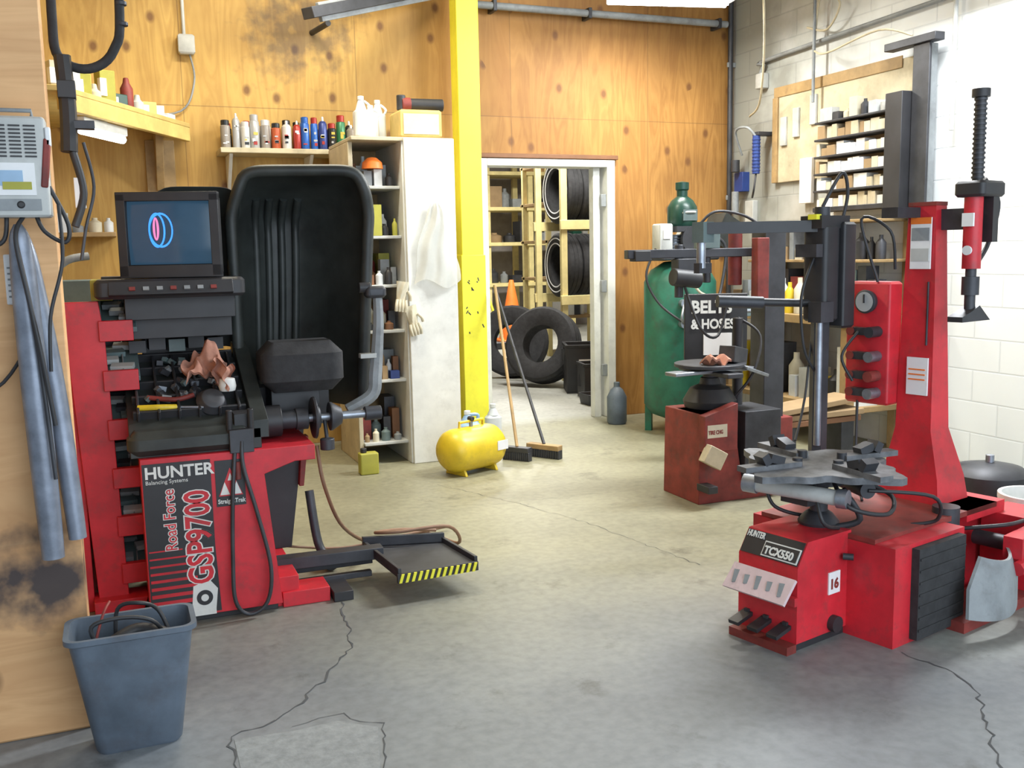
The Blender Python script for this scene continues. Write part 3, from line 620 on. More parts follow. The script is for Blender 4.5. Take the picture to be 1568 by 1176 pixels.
# ---------------------------------------------------------------- yellow air tank
b=B('portable_air_tank',loc=(2.07,5.84,0),rz=math.radians(22))
b.lathe([(.0,-.235),(.05,-.232),(.10,-.215),(.13,-.18),(.14,-.14),(.14,.14),(.13,.18),(.10,.215),(.05,.232),(.0,.235)],'tyel',(0,0,.155),(1,0,0),36)
for x in(-.13,.13):
    b.prism([(-.10,0),(.10,0),(.07,.06),(-.07,.06)],'x',x-.01,x+.01,'tyel')
b.tube([(-.1,0,.29),(-.1,0,.33),(.1,0,.33),(.1,0,.29)],.009,'tyel',sm=0);b.cyl((.0,0,.29),(0,0,.35),.012,'steel');b.cyl((0,-.02,.345),(0,.02,.345),.016,'dark')
b.bb(.10,.19,-.143,-.139,.14,.2,'paper',True);b.cyl((.23,0,.155),(.25,0,.155),.02,'dark');b.finish()
b=B('fluid_jug')
x,y=2.25,6.42
b.rbox((x,y,.11),(.17,.13,.22),.04,'jblue',.02);b.cyl((x,y,.215),(x,y,.27),.055,'jblue',r2=.02);b.cyl((x,y,.27),(x,y,.3),.022,'white');b.tube([(x+.06,y,.19),(x+.08,y,.26),(x+.02,y,.27)],.012,'jblue');b.finish()
b=B('fluid_jug.001')
x,y=2.52,6.62
b.rbox((x,y,.11),(.12,.10,.22),.04,'fwhite',.02);b.cyl((x,y,.215),(x,y,.27),.045,'fwhite',r2=.02);b.cyl((x,y,.27),(x,y,.3),.022,'white');b.finish()
def broom(nm,hx,hy,tx,ty,tz,w,a,m='brown',hm='brown'):
    b=B(nm);b.box((hx,hy,.075),(w,.06,.035),m,(0,0,a))
    for i in range(14):
        t=(i/13-.5)*w*.95;b.box((hx+t*math.cos(a),hy+t*math.sin(a),.03),(w/15,.05,.06),'dark',(0,0,a))
    b.cyl((hx,hy,.09),(tx,ty,tz),.011,hm);b.finish()
broom('push_broom',2.66,6.02,2.66,6.90,1.15,.26,-1.0,'lumber','dark')
broom('push_broom.001',2.46,6.02,2.65,6.86,1.15,.20,-.9,'dark','lumber')
b=B('oil_can');b.rbox((1.45,6.08,.07),(.12,.08,.14),.01,'olive',.006);b.cyl((1.42,6.08,.14),(1.42,6.08,.17),.02,'black');b.finish()
# ---------------------------------------------------------------- TIRE CHANGER
b=B('tire_changer',loc=(2.08,2.77,0),rz=math.radians(14),bevel=.006)
b.prism([(0,.03),(.30,.03),(.30,.385),(.055,.385),(0,.30)],'y',-.13,.13,'red')
b.bb(.01,.9,-.12,.12,0,.03,'black')
b.bb(.28,.72,-.32,.30,.0,.36,'red');b.bb(.70,1.28,-.16,.30,.0,.33,'red')
b.bb(.28,1.1,-.24,.26,.355,.375,'dred')
b.bb(.88,1.16,-.24,.2,.33,.375,'red')
for yy in(-.085,-.0,.085):
    b.box((-.035,yy,.075),(.09,.045,.014),'black',(0,-.25,0));b.box((.01,yy,.09),(.04,.02,.02),'dark')
b.bb(-.05,.0,-.13,.13,.0,.03,'dred')
b.box((-.045,0,.225),(.10,.27,.012),mat('icon_tray',(.70,.54,.56),.5,dirt=.4),(0,-.85,0))
for i,yy in enumerate((-.1,-.05,0,.05,.1)): b.box((-.050,yy,.2285),(.035 if i%2 else .05,.02,.004),'grey',(0,-.85,.4),True)
b.bb(-.02,.0,-.135,.135,.17,.20,'red')
FM=RZ(-90)@RX(90)
sl=math.atan2(.055,.085)
nx,nz=-.84,.54
def onslope(t,off):
    return (.055*t+nx*off,.30+.085*t+nz*off)
sx_,sz_=onslope(.5,.003)
b.box((sx_,.0,sz_),(.003,.25,.088),'black',(0,sl,0),True)
sx_,sz_=onslope(.38,.0055);b.box((sx_,-.045,sz_),(.003,.155,.056),'white',(0,sl,0),True)
sx_,sz_=onslope(.38,.0075);b.box((sx_,-.045,sz_),(.003,.145,.046),'black',(0,sl,0),True)
sx_,sz_=onslope(.20,.0105);b.text('TCX550',.040,(sx_,.022,sz_),FM@RX(-math.degrees(sl)),'white',.88,.0016)
sx_,sz_=onslope(.68,.0065);b.text('HUNTER',.032,(sx_,.120,sz_),FM@RX(-math.degrees(sl)),'white',.62,.001)
b.bb(.17,.235,-.1345,-.130,.17,.25,'paper',True);b.text('16',.05,(.175,-.1355,.19),RX(90),'dred',1,.002)
b.cyl((.2,-.13,.06),(.2,-.155,.06),.03,'black')
b.cyl((.24,-.14,.30),(.26,-.17,.30),.012,'dark')
b.bb(.40,.46,-.325,-.318,.22,.28,'black',True)
b.box((.53,-.335,.18),(.30,.03,.33),'rubber',(0,0,0))
for i in range(7): b.box((.53,-.352,.05+.043*i),(.29,.004,.008),'rubber',nb=True)
def blade(u,v):
    a=(u-.5)*2;w=.17*(1-.55*max(0,v-.5)*2*.8)
    return (.74+a*w+.05*v,-.42-.05*(1-a*a)+.03*v,.05+.20*v+.02*a*a)
b.sheet(blade,14,10,'grey',(0,-.012,0))
b.tube([(.86,-.45,.20),(1.0,-.45,.22),(1.25,-.40,.26)],.028,'red',seg=8);b.box((1.13,-.40,.27),(.5,.07,.08),'red',(0,0,.08))
b.box((1.2,-.28,.18),(.20,.2,.30),'red');b.cyl((1.02,-.2,.24),(1.02,-.40,.24),.03,'dark');b.tube([(.85,-.2,.3),(.95,-.35,.33),(1.1,-.35,.32)],.008,'black')
b.cyl((1.24,-.46,.2),(1.24,-.30,.2),.09,'dark');b.cyl((1.24,-.48,.2),(1.24,-.46,.2),.06,'red')
b.box((.95,-.3,.02),(.7,.2,.04),'dred')
b.cyl((.80,-.2,.33),(.80,-.2,.40),.05,'dark')
# turntable
cx,cy,tz=.285,.0,.60
b.cyl((cx,cy,.37),(cx,cy,.57),.032,'dark');b.lathe([(.07,0),(.075,.02),(.05,.05),(.035,.06)],'dark',(cx,cy,.375));b.cyl((cx,cy,.54),(cx,cy,.585),.09,'dark')
n=64;pl=[]
for k in range(n):
    t=2*pi*k/n+.25;rr=.262+.085*math.cos(4*t)**3*(1 if math.cos(4*t)>0 else .6)
    pl.append((cx+rr*math.cos(t),cy+rr*math.sin(t)))
tm=mat('turntable_steel',(.15,.155,.165),.6,.3,.5,14)
b.prism(pl,'z',tz-.012,tz+.012,tm)
for k in range(4):
    t=k*pi/2-.25;c,s_=math.cos(t),math.sin(t)
    b.box((cx+.22*c,cy+.22*s_,tz+.02),(.24,.055,.02),tm,(0,0,t))
    b.box((cx+.20*c,cy+.20*s_,tz+.045),(.06,.045,.03),'dark',(0,-.3,t));b.box((cx+.25*c,cy+.25*s_,tz+.050),(.03,.055,.04),'dark',(0,.5,t))
    b.cyl((cx+.1*c,cy+.1*s_,tz+.012),(cx+.1*c,cy+.1*s_,tz+.04),.018,'dark')
b.cyl((cx-.19,.17,.535),(cx-.10,-.17,.525),.028,'lgrey');b.cyl((cx-.195,.185,.535),(cx-.18,.135,.533),.034,'steel');b.cyl((cx-.105,-.155,.525),(cx-.095,-.19,.525),.034,'steel')
b.cyl((cx+.18,.1,.53),(cx+.05,-.17,.53),.03,'dark')
b.tube([(cx-.05,-.1,.56),(cx-.1,-.2,.5),(cx+.05,-.25,.46),(cx+.15,-.2,.5),(cx+.1,-.1,.55)],.008,'black');b.tube([(cx-.12,.15,.52),(cx-.1,.12,.44),(cx,.06,.40),(cx+.03,.02,.42)],.007,'black')
b.tube([(cx+.05,-.17,.53),(cx+.25,-.3,.5),(cx+.32,-.28,.40),(cx+.28,-.2,.37)],.007,'black')
b.tube([(cx+.0,-.1,.53),(cx+.05,-.14,.42),(cx+.0,-.06,.38)],.012,'dark')
b.tube([(cx-.1,-.05,.57),(cx-.14,-.12,.44),(cx-.02,-.10,.39)],.007,'black');b.box((cx-.02,.05,.50),(.12,.12,.08),'dark')
# tower
def ring(x0,x1,y0,y1,z): return [Vector(p) for p in((x0,y0,z),(x1,y0,z),(x1,y1,z),(x0,y1,z))]
b.rings([ring(.86,1.08,-.13,.14,.375),ring(.875,1.07,-.115,.125,.47),ring(.90,1.03,-.065,.09,.66),ring(.91,1.00,-.055,.08,1.20),ring(.915,.99,-.045,.07,1.55)],'red')
b.bb(.912,.992,-.047,.072,1.545,1.56,'dred')
b.bb(.900,.909,-.035,.050,1.30,1.50,'paper',True);b.bb(.898,.902,-.03,.045,1.41,1.46,'grey',True);b.bb(.898,.902,-.035,.050,1.475,1.50,'orange',True);b.bb(.898,.902,-.03,.045,1.33,1.38,'lgrey',True)
b.bb(.895,.903,-.045,.045,.80,.95,'paper',True)
for zz in(.9,.88,.86): b.bb(.892,.896,-.035,.035,zz,zz+.005,'orange',True)
b.cyl((.905,-.03,1.25),(.905,-.03,1.0),.004,'dark')
b.rbox((.88,.19,1.0),(.09,.20,.50),.01,'red',.01)
b.lathe([(.045,0),(.048,.02),(.04,.025)],'dark',(.835,.19,1.17),(-1,0,0));b.lathe([(.04,0),(.04,.003)],'paper',(.813,.19,1.17),(-1,0,0),nb=True);b.bb(.805,.810,.188,.192,1.165,1.20,'black',True)
for z,m in((1.05,'dark'),(.95,'steel'),(.87,'dred'),(.8,'steel')):
    b.cyl((.84,.14,z),(.77,.14,z),.022,m);b.cyl((.84,.24,z),(.79,.24,z),.018,'dred')
    b.box((.82,.19,z),(.05,.12,.03),'dark')
b.tube([(.79,.2,1.05),(.74,.24,.95),(.76,.2,.85)],.006,'black');b.tube([(.84,.15,1.25),(.79,.2,1.5),(.84,.1,1.45),(.88,.1,1.3)],.006,'black')
b.tube([(.82,.27,1.2),(.65,.3,1.1),(.52,.25,.8),(.4,.2,.65)],.005,'black');b.tube([(.84,.23,.76),(.8,.2,.5),(.7,.1,.38)],.006,'black')
# tool post
px,py=.62,.26
b.cyl((px,py,.37),(px,py,1.10),.036,'dark',seg=6);b.cyl((px-.03,py-.02,.6),(px-.03,py-.02,1.1),.014,'steel')
b.rbox((px,py,1.29),(.10,.11,.38),.02,'black',.01);b.rbox((px+.09,py-.03,1.28),(.08,.08,.42),.01,'black',.01)
b.box((px+.02,py,1.49),(.18,.10,.05),'black');b.cyl((px,py,1.5),(px,py,1.55),.03,'dark')
b.box((px-.22,py+.13,1.475),(.46,.05,.045),'black',(0,0,-.6));b.box((px-.40,py+.26,1.46),(.06,.06,.08),'teal');b.cyl((px-.41,py+.26,1.42),(px-.41,py+.26,1.32),.018,'steel')
b.box((px-.40,py+.26,1.32),(.07,.03,.04),'dark')
b.cyl((px,py,1.17),(px-.38,py+.20,1.19),.016,'black');b.cyl((px-.22,py+.11,1.18),(px-.38,py+.2,1.19),.024,'dark')
b.bb(px-.09,px-.06,py-.04,py+.0,1.5,1.52,'yellow',True)
b.tube([(px,py,1.55),(px+.05,py-.05,1.68),(px+.09,py-.05,1.60),(px+.08,py-.03,1.48)],.007,'black')
b.tube([(px-.05,py,1.35),(px-.12,py,1.2),(px-.1,py,1.0),(px-.03,py,.9)],.006,'black')
b.box((px-.05,py-.04,1.14),(.08,.06,.08),'dark');b.box((px-.08,py+.0,1.38),(.04,.1,.05),'dark')
b.bb(.76,.93,.02,.09,1.50,1.54,'dark')
# assist arm
ax,ay=1.0,-.17
b.bb(.95,1.04,-.16,.0,1.45,1.53,'dark')
b.rbox((ax,ay,1.60),(.17,.12,.06),.02,'black',.01)
b.cyl((ax-.02,ay,1.62),(ax-.02,ay,1.94),.020,'black');
for i in range(17): b.cyl((ax-.02,ay,1.64+.018*i),(ax-.02,ay,1.648+.018*i),.024,'dark')
b.cyl((ax-.02,ay,1.94),(ax-.02,ay,1.97),.033,'black')
b.cyl((ax-.04,ay,1.30),(ax-.04,ay,1.58),.034,'red');b.cyl((ax-.04,ay,1.10),(ax-.04,ay,1.30),.02,'dark');b.cyl((ax-.04,ay,1.20),(ax-.04,ay,1.27),.032,'dark')
b.prism([(ax-.14,1.10),(ax+.06,1.10),(ax+.02,1.13),(ax-.02,1.16),(ax-.07,1.14),(ax-.14,1.12)],'y',ay-.03,ay+.03,'dark')
b.box((ax+.03,ay-.02,1.5),(.04,.06,.2),'black');b.bb(ax-.085,ax-.075,ay-.025,ay+.02,1.46,1.51,'paper',True);b.cyl((ax-.07,ay,1.37),(ax-.078,ay,1.37),.018,'paper')
b.tube([(ax+.03,ay,1.64),(ax+.10,ay-.02,1.55),(ax+.08,ay,1.4),(ax,ay,1.32)],.009,'black')
b.finish()
b=B('bead_seater_tank',bevel=.003)
b.lathe([(.0,0),(.16,0),(.18,.02),(.18,.28),(.15,.31),(.06,.33),(.0,.335)],'dark',(3.92,3.48,.0));b.cyl((3.92,3.48,.33),(3.92,3.48,.37),.02,'steel');b.finish()
b=B('paint_bucket',bevel=.002)
b.lathe([(.11,0),(.14,.27),(.148,.27),(.148,.30),(.132,.30),(.10,.01)],'white',(3.70,3.04,0))
b.lathe([(.127,.12),(.137,.22)],'grey',(3.70,3.04,0),caps=False);b.tube([(3.55,3.04,.27),(3.6,2.92,.16),(3.78,2.92,.16),(3.85,3.04,.27)],.004,'steel');b.finish()
# ---------------------------------------------------------------- OLD CHANGER
b=B('old_tire_changer')
b.bb(2.92,3.10,4.5,4.75,0,.50,'dred');b.prism([(2.90,0),(3.5,0),(3.5,.12),(3.18,.14),(3.12,.50),(2.91,.50)],'y',4.48,4.85,'dred')
b.prism([(2.90,.30),(3.11,.30),(3.11,.56),(2.90,.50)],'y',4.42,4.48,'dred');b.bb(2.915,3.04,4.417,4.42,.38,.45,'cream',True);b.text('TIRE CHG',.03,(2.92,4.415,.40),RX(90),'dred',.7,.001)
b.box((2.94,4.40,.28),(.12,.06,.10),'plumber',(0,.5,0));b.bb(2.90,2.96,4.38,4.5,.08,.12,'dark')
b.box((3.30,4.6,.3),(.24,.3,.4),'dark')
b.lathe([(.05,0),(.14,.01),(.15,.05),(.11,.12),(.06,.14),(.05,.18)],'black',(3.08,4.65,.5));b.cyl((3.08,4.65,.6),(3.08,4.65,.78),.04,'dark')
b.box((3.05,4.6,.72),(.55,.10,.02),'steel',(0,0,.1));b.box((3.08,4.65,.71),(.10,.5,.025),'dark')
b.lathe([(.10,0),(.20,.0),(.20,.02),(.10,.02)],'dark',(3.08,4.65,.74))
b.sheet(lambda u,v:(2.98+.14*u,4.5+.1*v,.775+.02*math.sin(7*u+4*v)+.012*math.sin(17*u)),14,10,'skinrag',(0,0,.012),True)
b.box((3.28,4.55,.72),(.2,.12,.02),'steel',(.2,.3,.3));b.box((3.2,4.6,.80),(.16,.1,.09),'dark',(0,.2,.5))
b.bb(3.5,3.64,4.72,4.86,0,1.50,'dark');b.bb(3.46,3.68,4.68,4.90,0,.4,'dred');b.bb(3.40,3.48,4.66,4.72,1.1,1.45,'dred')
b.box((3.15,4.83,1.37),(.95,.06,.05),'dark',(0,0,-.12));b.box((2.76,4.87,1.36),(.10,.07,.06),'black');b.cyl((3.0,4.85,1.42),(3.0,4.85,1.12),.025,'dark');b.cyl((2.93,4.80,1.24),(3.10,4.80,1.22),.05,'black');b.box((3.02,4.83,1.30),(.12,.08,.08),'dark')
b.cyl((3.18,4.84,1.2),(3.18,4.84,1.52),.022,'dark');b.box((3.18,4.84,1.44),(.12,.09,.09),'teal')
b.tube([(3.1,4.84,1.5),(3.2,4.8,1.60),(3.4,4.8,1.58),(3.55,4.8,1.5)],.008,'black');b.tube([(3.0,4.8,1.2),(3.05,4.7,.95),(3.2,4.75,.9),(3.3,4.8,1.1)],.008,'black')
b.cyl((3.30,4.7,.12),(3.30,4.7,1.0),.03,'black');b.cyl((3.38,4.85,1.18),(3.38,4.85,1.5),.04,'dred')
b.tube([(3.3,4.7,1.0),(3.38,4.6,.9),(3.3,4.55,.7),(3.2,4.6,.55)],.008,'black')
b.finish()
b=B('sign_board',loc=(3.55,5.3,.62),rz=math.radians(-22));b.rbox((0,0,.28),(.40,.03,.42),.005,'black',.004)
b.text('BELTS',.11,(-.16,-.022,.37),FR,'white',.9,.004);b.text('& HOSES',.085,(-.16,-.022,.27),FR,'white',.85,.003);b.bb(-.08,.1,-.024,-.016,.10,.24,'paper',True);b.bb(-.03,.03,-.01,.05,-.62,.08,'dark');b.bb(-.15,.15,-.1,.1,-.62,-.60,'dark')
b.finish()
# ---------------------------------------------------------------- green compressor
b=B('air_compressor')
b.lathe([(.0,.10),(.12,.11),(.22,.15),(.27,.22),(.27,1.15),(.22,1.24),(.12,1.30),(.0,1.31)],'green',(3.98,6.42,0),seg=40)
for a in range(3):
    t=a*2.1+.3;b.box((3.98+.24*math.cos(t),6.42+.24*math.sin(t),.10),(.05,.05,.2),'green',(0,0,t))
for z in(.85,1.0): b.cyl((3.86,6.20,z),(3.84,6.12,z),.03,'steel');b.cyl((4.0,6.16,z-.05),(4.0,6.10,z-.05),.035,'dgreen')
b.tube([(3.84,6.13,1.0),(3.80,6.1,.9),(3.84,6.12,.85)],.01,'steel')
b.rbox((3.98,6.42,1.335),(.50,.34,.05),.03,'dark',.01)
# motor, pump block with cooling fins, flywheel, belt guard
b.cyl((4.12,6.28,1.46),(4.12,6.56,1.46),.10,'lgrey');b.cyl((4.12,6.26,1.46),(4.12,6.30,1.46),.105,'grey')
for i in range(8): t=i*pi/4;b.box((4.12+.10*math.cos(t),6.42,1.46+.10*math.sin(t)),(.02,.2,.008),'grey',(0,-t,0))
b.rbox((3.78,6.34,1.47),(.11,.12,.22),.01,'lgrey',.01);b.box((3.78,6.275,1.50),(.06,.01,.06),'paper',nb=True)
b.cyl((3.92,6.4,1.36),(3.92,6.4,1.50),.07,'steel')
for i in range(7): b.cyl((3.92,6.4,1.37+.020*i),(3.92,6.4,1.378+.020*i),.09,'grey')
b.lathe([(.06,0),(.10,.0),(.10,.03),(.06,.03)],'dark',(3.99,6.27,1.46),(0,-1,0));
b.lathe([(.0,0),(.10,0),(.11,.02),(.11,.14),(.08,.19),(.04,.22),(.04,.26),(.05,.27),(.05,.32),(.0,.33)],'dgreen',(3.96,6.36,1.56));b.bb(3.85,4.1,6.25,6.5,1.52,1.56,'dark')
b.tube([(3.9,6.3,1.65),(3.93,6.24,1.66),(4.0,6.24,1.66)],.008,'lgrey');b.bb(3.90,4.02,6.245,6.25,1.60,1.68,'teal',True)
b.tube([(4.14,6.25,1.5),(4.25,6.22,1.4),(4.2,6.2,1.1),(4.1,6.14,.95)],.012,'dark');b.tube([(3.7,6.3,1.4),(3.62,6.3,1.2),(3.70,6.25,1.0),(3.85,6.13,.85)],.009,'black')
b.tube([(3.88,6.12,1.18),(3.95,6.10,1.08),(4.08,6.12,1.02),(4.16,6.15,.85)],.010,'cream')
b.box((4.32,6.42,1.52),(.14,.22,.24),'hood',(0,.5,0))
b.finish()
b=B('water_jug');b.lathe([(.0,0),(.07,0),(.08,.02),(.08,.22),(.05,.28),(.025,.3),(.025,.34),(0,.34)],'bin',(3.72,6.95,0));b.finish()
# ---------------------------------------------------------------- right wall
b=B('parts_organizer')
b.bb(4.82,4.96,5.22,5.95,1.64,1.67,'dark');b.bb(4.945,4.96,5.22,5.95,1.64,2.30,'card');b.bb(4.80,4.96,5.07,5.22,1.6,2.38,'black')
for k in range(6):
    z=1.67+.122*k
    b.bb(4.82,4.95,5.22,5.95,z-.012,z+.004,'dark')
    if k<5:
        yy=5.23
        while yy<5.92:
            w=R.uniform(.04,.09);w=min(w,5.94-yy);b.bb(4.83+R.uniform(0,.02),4.94,yy+.002,yy+w-.002,z,z+R.uniform(.06,.10),R.choice(['cream','paper','cream','white','plumber','card']),True);yy+=w
b.fill(4.83,4.94,5.25,5.93,2.285,.05,.14,['grey','cream','dark','lgrey','dark'],.05,.1,'y')
b.finish()
b=B('backer_board');b.bb(4.97,4.999,5.15,6.62,1.9,2.62,'plumber');b.bb(4.962,4.97,5.25,6.62,2.56,2.64,'lumber');b.bb(4.95,4.97,6.56,6.62,1.9,2.56,'lumber')
for yy,z in((6.45,2.3),(6.3,2.35),(6.1,2.42),(5.98,2.3)): b.bb(4.95,4.97,yy,yy+.07,z-.12,z+.1,'lgrey')
b.bb(4.94,4.97,6.12,6.26,1.72,2.06,'paper')
b.finish()
b=B('air_regulator');b.bb(4.93,5.0,6.98,7.10,1.86,2.02,'blue');b.cyl((4.90,7.04,2.02),(4.90,7.04,2.12),.035,'dark');b.cyl((4.90,7.04,1.68),(4.90,7.04,1.86),.03,'grey');b.bb(4.95,5.0,6.86,6.97,1.6,1.78,'lgrey');b.finish()
b=B('door_rail');b.bb(4.89,4.97,4.95,5.05,.0,2.66,'grey');b.bb(4.87,4.89,4.92,5.06,.0,2.66,'dark');b.bb(4.85,4.93,4.86,5.3,2.66,2.71,'dark');b.tube([(4.85,5.05,2.72),(4.8,5.3,2.8),(4.8,5.8,2.75),(4.85,6.0,2.80)],.007,'plumber');b.finish()
b=B('conduit_pipe')
b.tube([(4.96,6.8,2.75),(4.96,6.75,2.84),(4.96,6.55,2.88),(4.96,3.6,2.95)],.016,'grey',sm=4,nb=False)
b.tube([(4.90,6.07,3.9),(4.90,6.07,2.45)],.012,'grey',sm=0,nb=False);b.tube([(4.95,4.80,3.9),(4.95,4.80,2.1)],.014,'lgrey',sm=0,nb=False)
b.tube([(4.93,6.1,2.9),(4.9,6.0,3.2),(4.9,5.8,3.1),(4.92,5.95,2.95),(4.9,6.15,3.0)],.008,'plumber')
b.rbox((4.965,6.78,2.72),(.07,.09,.12),.01,'lgrey',.006);b.finish()
b=B('air_hose_coil')
b.tube([(4.9,6.95,2.15),(4.8,6.90,2.33),(4.8,6.75,2.35),(4.85,6.70,2.28)],.010,'grey');b.cyl((4.86,6.70,2.28),(4.86,6.70,1.98),.030,'blue');
for i in range(10): b.cyl((4.86,6.70,2.0+.027*i),(4.86,6.70,2.012+.027*i),.034,'blue')
b.tube([(4.86,6.70,1.98),(4.84,6.70,1.85),(4.9,6.80,1.8)],.008,'dark');b.bb(4.85,5.0,6.66,6.74,2.28,2.31,'dark');b.finish()
b=B('hanging_cable');b.tube([(3.9,5.5,3.9),(4.4,6.0,3.1),(4.75,6.5,2.55),(4.90,6.85,2.45)],.008,'plumber');b.finish()
b=B('side_workbench')
b.bb(4.45,4.98,5.12,6.6,.86,.92,'lumber');b.bb(4.45,4.98,5.12,6.6,.28,.32,'lumber')
for y in(5.15,6.5):
    for x in(4.48,4.9): b.bb(x,x+.07,y,y+.07,0,.86,'lumber')
b.bb(4.65,4.98,5.12,6.5,1.28,1.30,'lumber');b.bb(4.65,4.98,5.12,6.5,1.55,1.57,'lumber')
for y in(5.13,5.8,6.45): b.bb(4.94,4.99,y,y+.04,.92,1.57,'lumber')
ms=['card','dark','white','grey','dred','tyel','dark','lgrey','black','cream','fwhite','brown','teal','dark']
b.fill(4.48,4.62,5.15,6.5,.92,.08,.26,ms,.05,.11,'y');b.fill(4.68,4.85,5.15,6.5,.92,.12,.34,ms,.05,.13,'y');b.fill(4.65,4.9,5.15,6.4,1.30,.08,.22,ms,.05,.10,'y');b.fill(4.5,4.8,5.15,6.5,.32,.1,.45,ms,.08,.2,'y')
b.finish()
b=B('lumber_stack')
for i,(z,a,m) in enumerate(((.30,.05,'brown'),(.34,-.08,'card'),(.40,.1,'card'))): b.box((4.05,5.0,z),(.68,.22,.035),m,(0,-.03*i,a))
b.bb(3.8,3.9,4.92,5.1,0,.285,'dark');b.bb(4.25,4.35,4.92,5.1,0,.285,'dark');b.finish()
b=B('vise_stand');b.cyl((3.95,5.85,0),(3.95,5.85,.9),.05,'dark');b.cyl((3.95,5.85,0),(3.95,5.85,.03),.18,'dark');b.box((3.95,5.80,.98),(.14,.34,.12),'teal');b.box((3.95,5.61,1.0),(.18,.05,.14),'teal');b.cyl((3.83,5.55,.97),(4.07,5.55,.97),.012,'steel');b.finish()
# ---------------------------------------------------------------- storage room
b=B('tire_rack')
for yy in(9.55,10.22):
    for x in(4.46,6.6): b.bb(x,x+.07,yy,yy+.05,0,2.9,'rlumber')
for z in(.92,1.72,2.5):
    b.bb(4.44,6.7,9.52,9.56,z-.10,z,'rlumber');b.bb(4.44,6.7,10.23,10.27,z-.10,z,'rlumber')
b.finish()
def tires(nm,z,x0,x1,y,r=.31):
    b=B(nm,bevel=0)
    x=x0
    while x<x1:
        rr=r*R.uniform(.95,1.0);ta=R.uniform(-.08,.08);b.tire((x,y,z+rr+.01),rr,.19,'rubber',(1,ta,0),.62)
        for rad in(.66,.82): b.lathe([(rr*rad,-.098),(rr*(rad+.035),-.101),(rr*(rad+.035),-.098)],'paper',(x,y,z+rr+.01),(1,ta,0),36,caps=False,nb=True)  # pale rings stand in for light reflected on the sidewalls
        x+=.205
    b.finish()
tires('stored_tire',.88,4.64,6.5,9.89,.36);tires('stored_tire.001',1.68,4.64,6.5,9.89,.36)
b=B('inner_tube_pile',bevel=0)
b.tire((4.14,9.35,.42),.40,.24,'rubber',(-.8,-.7,.35),.5);b.tire((4.12,10.15,.40),.40,.22,'rubber',(-.5,-.8,.2),.5);b.finish()
def crate(nm,c,w,d,h,rz,lab=True):
    b=B(nm,loc=c,rz=rz);t=.015
    b.bb(-w/2,w/2,-d/2,d/2,0,t,'black');b.bb(-w/2,w/2,-d/2,-d/2+t,t,h,'black');b.bb(-w/2,w/2,d/2-t,d/2,t,h,'black');b.bb(-w/2,-w/2+t,-d/2+t,d/2-t,t,h,'black');b.bb(w/2-t,w/2,-d/2+t,d/2-t,t,h,'black')
    b.bb(-w/2-.012,w/2+.012,-d/2-.012,-d/2,h-.03,h,'rubber');b.bb(-w/2-.012,-w/2,-d/2,d/2,h-.03,h,'rubber')
    if lab:b.bb(-.08,.06,-d/2-.004,-d/2,h*.45,h*.7,'paper',True)
    for i in range(5): b.box((-w*.3+i*w*.15,0,h*.6),(w*.12,d*.6,h*.6),'dark',(R.uniform(-.2,.2),R.uniform(-.3,.3),R.random()),True)
    b.finish()
crate('plastic_crate',(4.34,8.78,0),.40,.40,.48,-.35);crate('storage_bin',(4.22,8.32,0),.28,.28,.34,-.2,False)
b=B('waste_tray',loc=(4.05,7.96,0));b.rings([b.rrect(0,0,.24,.20,.02,0),b.rrect(0,0,.27,.23,.02,.10),b.rrect(0,0,.25,.21,.02,.10),b.rrect(0,0,.22,.18,.02,.01)],'dark');b.finish()
b=B('traffic_cone',bevel=.003);b.rbox((5.80,14.3,.02),(.5,.5,.04),.05,'orange',.01);b.lathe([(.21,.04),(.15,.35),(.035,.95),(.03,.96),(.0,.96)],'orange',(5.80,14.3,0));b.lathe([(.148,.38),(.10,.58)],'white',(5.80,14.3,0),caps=False);b.finish()
b=B('wooden_shelf_rack')
for x in(6.0,6.8,7.6):
    for yy in(15.9,16.6): b.bb(x,x+.09,yy,yy+.09,0,3.3,'rlumber')
for z in(.8,1.5,2.1,2.7): b.bb(5.95,7.8,15.85,16.7,z,z+.06,'rlumber')
for z in(.86,1.56,2.16): b.fill(6.1,7.6,15.95,16.4,z,.1,.4,['card','dark','grey','black','dark'],.15,.3)
b.finish()
b=B('supply_rack')
for yy in(11.9,12.7):
    for x in(5.35,5.95): b.bb(x,x+.06,yy,yy+.06,0,2.7,'rlumber')
for z in(.5,1.0,1.5,2.0,2.5): b.bb(5.35,6.05,11.85,12.8,z,z+.04,'lumber');b.fill(5.4,5.95,11.88,12.2,z+.04,.1,.35,['white','blue','card','paper','dark','green'],.08,.18)
b.finish()
b=B('yellow_mop');b.cyl((5.05,13.2,.1),(4.9,13.9,1.7),.02,'yellow');b.cyl((5.25,13.3,.1),(5.0,13.9,1.5),.02,'yellow');b.rbox((5.15,13.2,.05),(.4,.12,.1),.02,'dark',.01);b.finish()
b=B('ceiling_lamp_storage');b.bb(4.4,4.6,8.3,9.3,3.32,3.4,'white');b.bb(4.43,4.57,8.35,9.25,3.30,3.32,'lamp');b.finish()
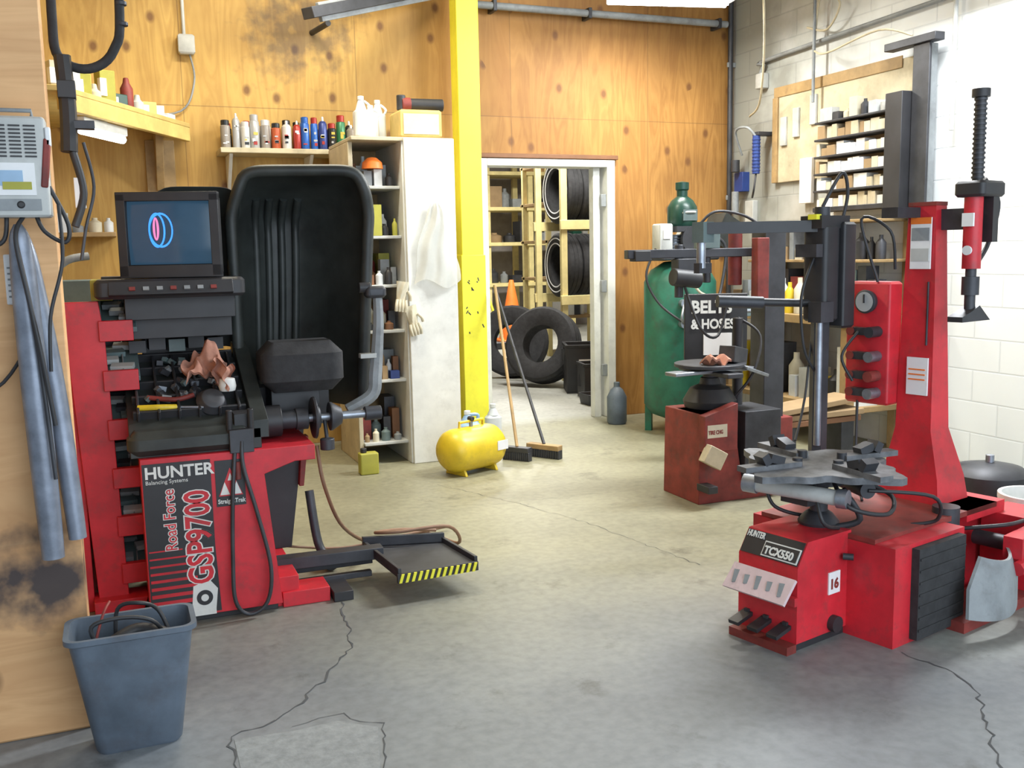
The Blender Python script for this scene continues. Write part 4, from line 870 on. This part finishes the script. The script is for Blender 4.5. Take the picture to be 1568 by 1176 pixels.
b=B('fluorescent_fixture')
b.box((3.85,6.38,3.20),(1.0,.12,.05),'white',(0,0,-.2));b.cyl((3.40,6.44,3.155),(4.28,6.26,3.155),.018,'lamp');b.cyl((3.42,6.50,3.155),(4.30,6.32,3.155),.018,'lamp')
for x in(3.6,4.1): b.cyl((x,6.38,3.2),(x,6.38,3.9),.005,'dark')
b.finish()
# ---------------------------------------------------------------- lights
def area(n,loc,rot,sx,sy,p,col):
    l=bpy.data.lights.new(n,'AREA');l.shape='RECTANGLE';l.size=sx;l.size_y=sy;l.energy=p;l.color=col
    o=bpy.data.objects.new(n,l);o.location=loc;o.rotation_euler=[math.radians(a) for a in rot];sc.collection.objects.link(o);return o
area('garage_door_daylight',(2.2,-1.5,1.9),(80,0,-8),5.0,3.2,165,(.78,.89,1))
area('fixture_light',(3.85,6.36,3.12),(0,0,-12),.85,.12,45,(1,.97,.88))
area('ceiling_light_center',(1.2,5.6,3.8),(0,0,0),1.3,.4,78,(1,.93,.74))
area('ceiling_light_right',(4.0,4.4,3.6),(0,38,0),1.8,.5,210,(.95,.98,1))
area('storage_light',(4.2,8.9,3.25),(0,0,0),.5,1.5,110,(1,.98,.92))
area('storage_light_far',(5.5,13.2,3.3),(0,0,0),1.5,.6,200,(1,.98,.92))
w=bpy.data.worlds.new('World');sc.world=w;w.use_nodes=True
w.node_tree.nodes['Background'].inputs[0].default_value=(.75,.87,1,1);w.node_tree.nodes['Background'].inputs[1].default_value=.42
# ---------------------------------------------------------------- camera
cam=bpy.data.cameras.new('Camera');co=bpy.data.objects.new('Camera',cam);sc.collection.objects.link(co)
cam.lens=1500/1568*36;cam.sensor_width=36;cam.clip_start=.05
co.matrix_world=Matrix.Translation((0,0,1.4))@Matrix.Rotation(math.radians(-22),4,'Z')@Matrix.Rotation(math.radians(90-7.7),4,'X')@Matrix.Rotation(-.02,4,'Z')
sc.camera=co
try:
    sc.view_settings.view_transform='Standard';sc.view_settings.exposure=.3
except Exception: pass
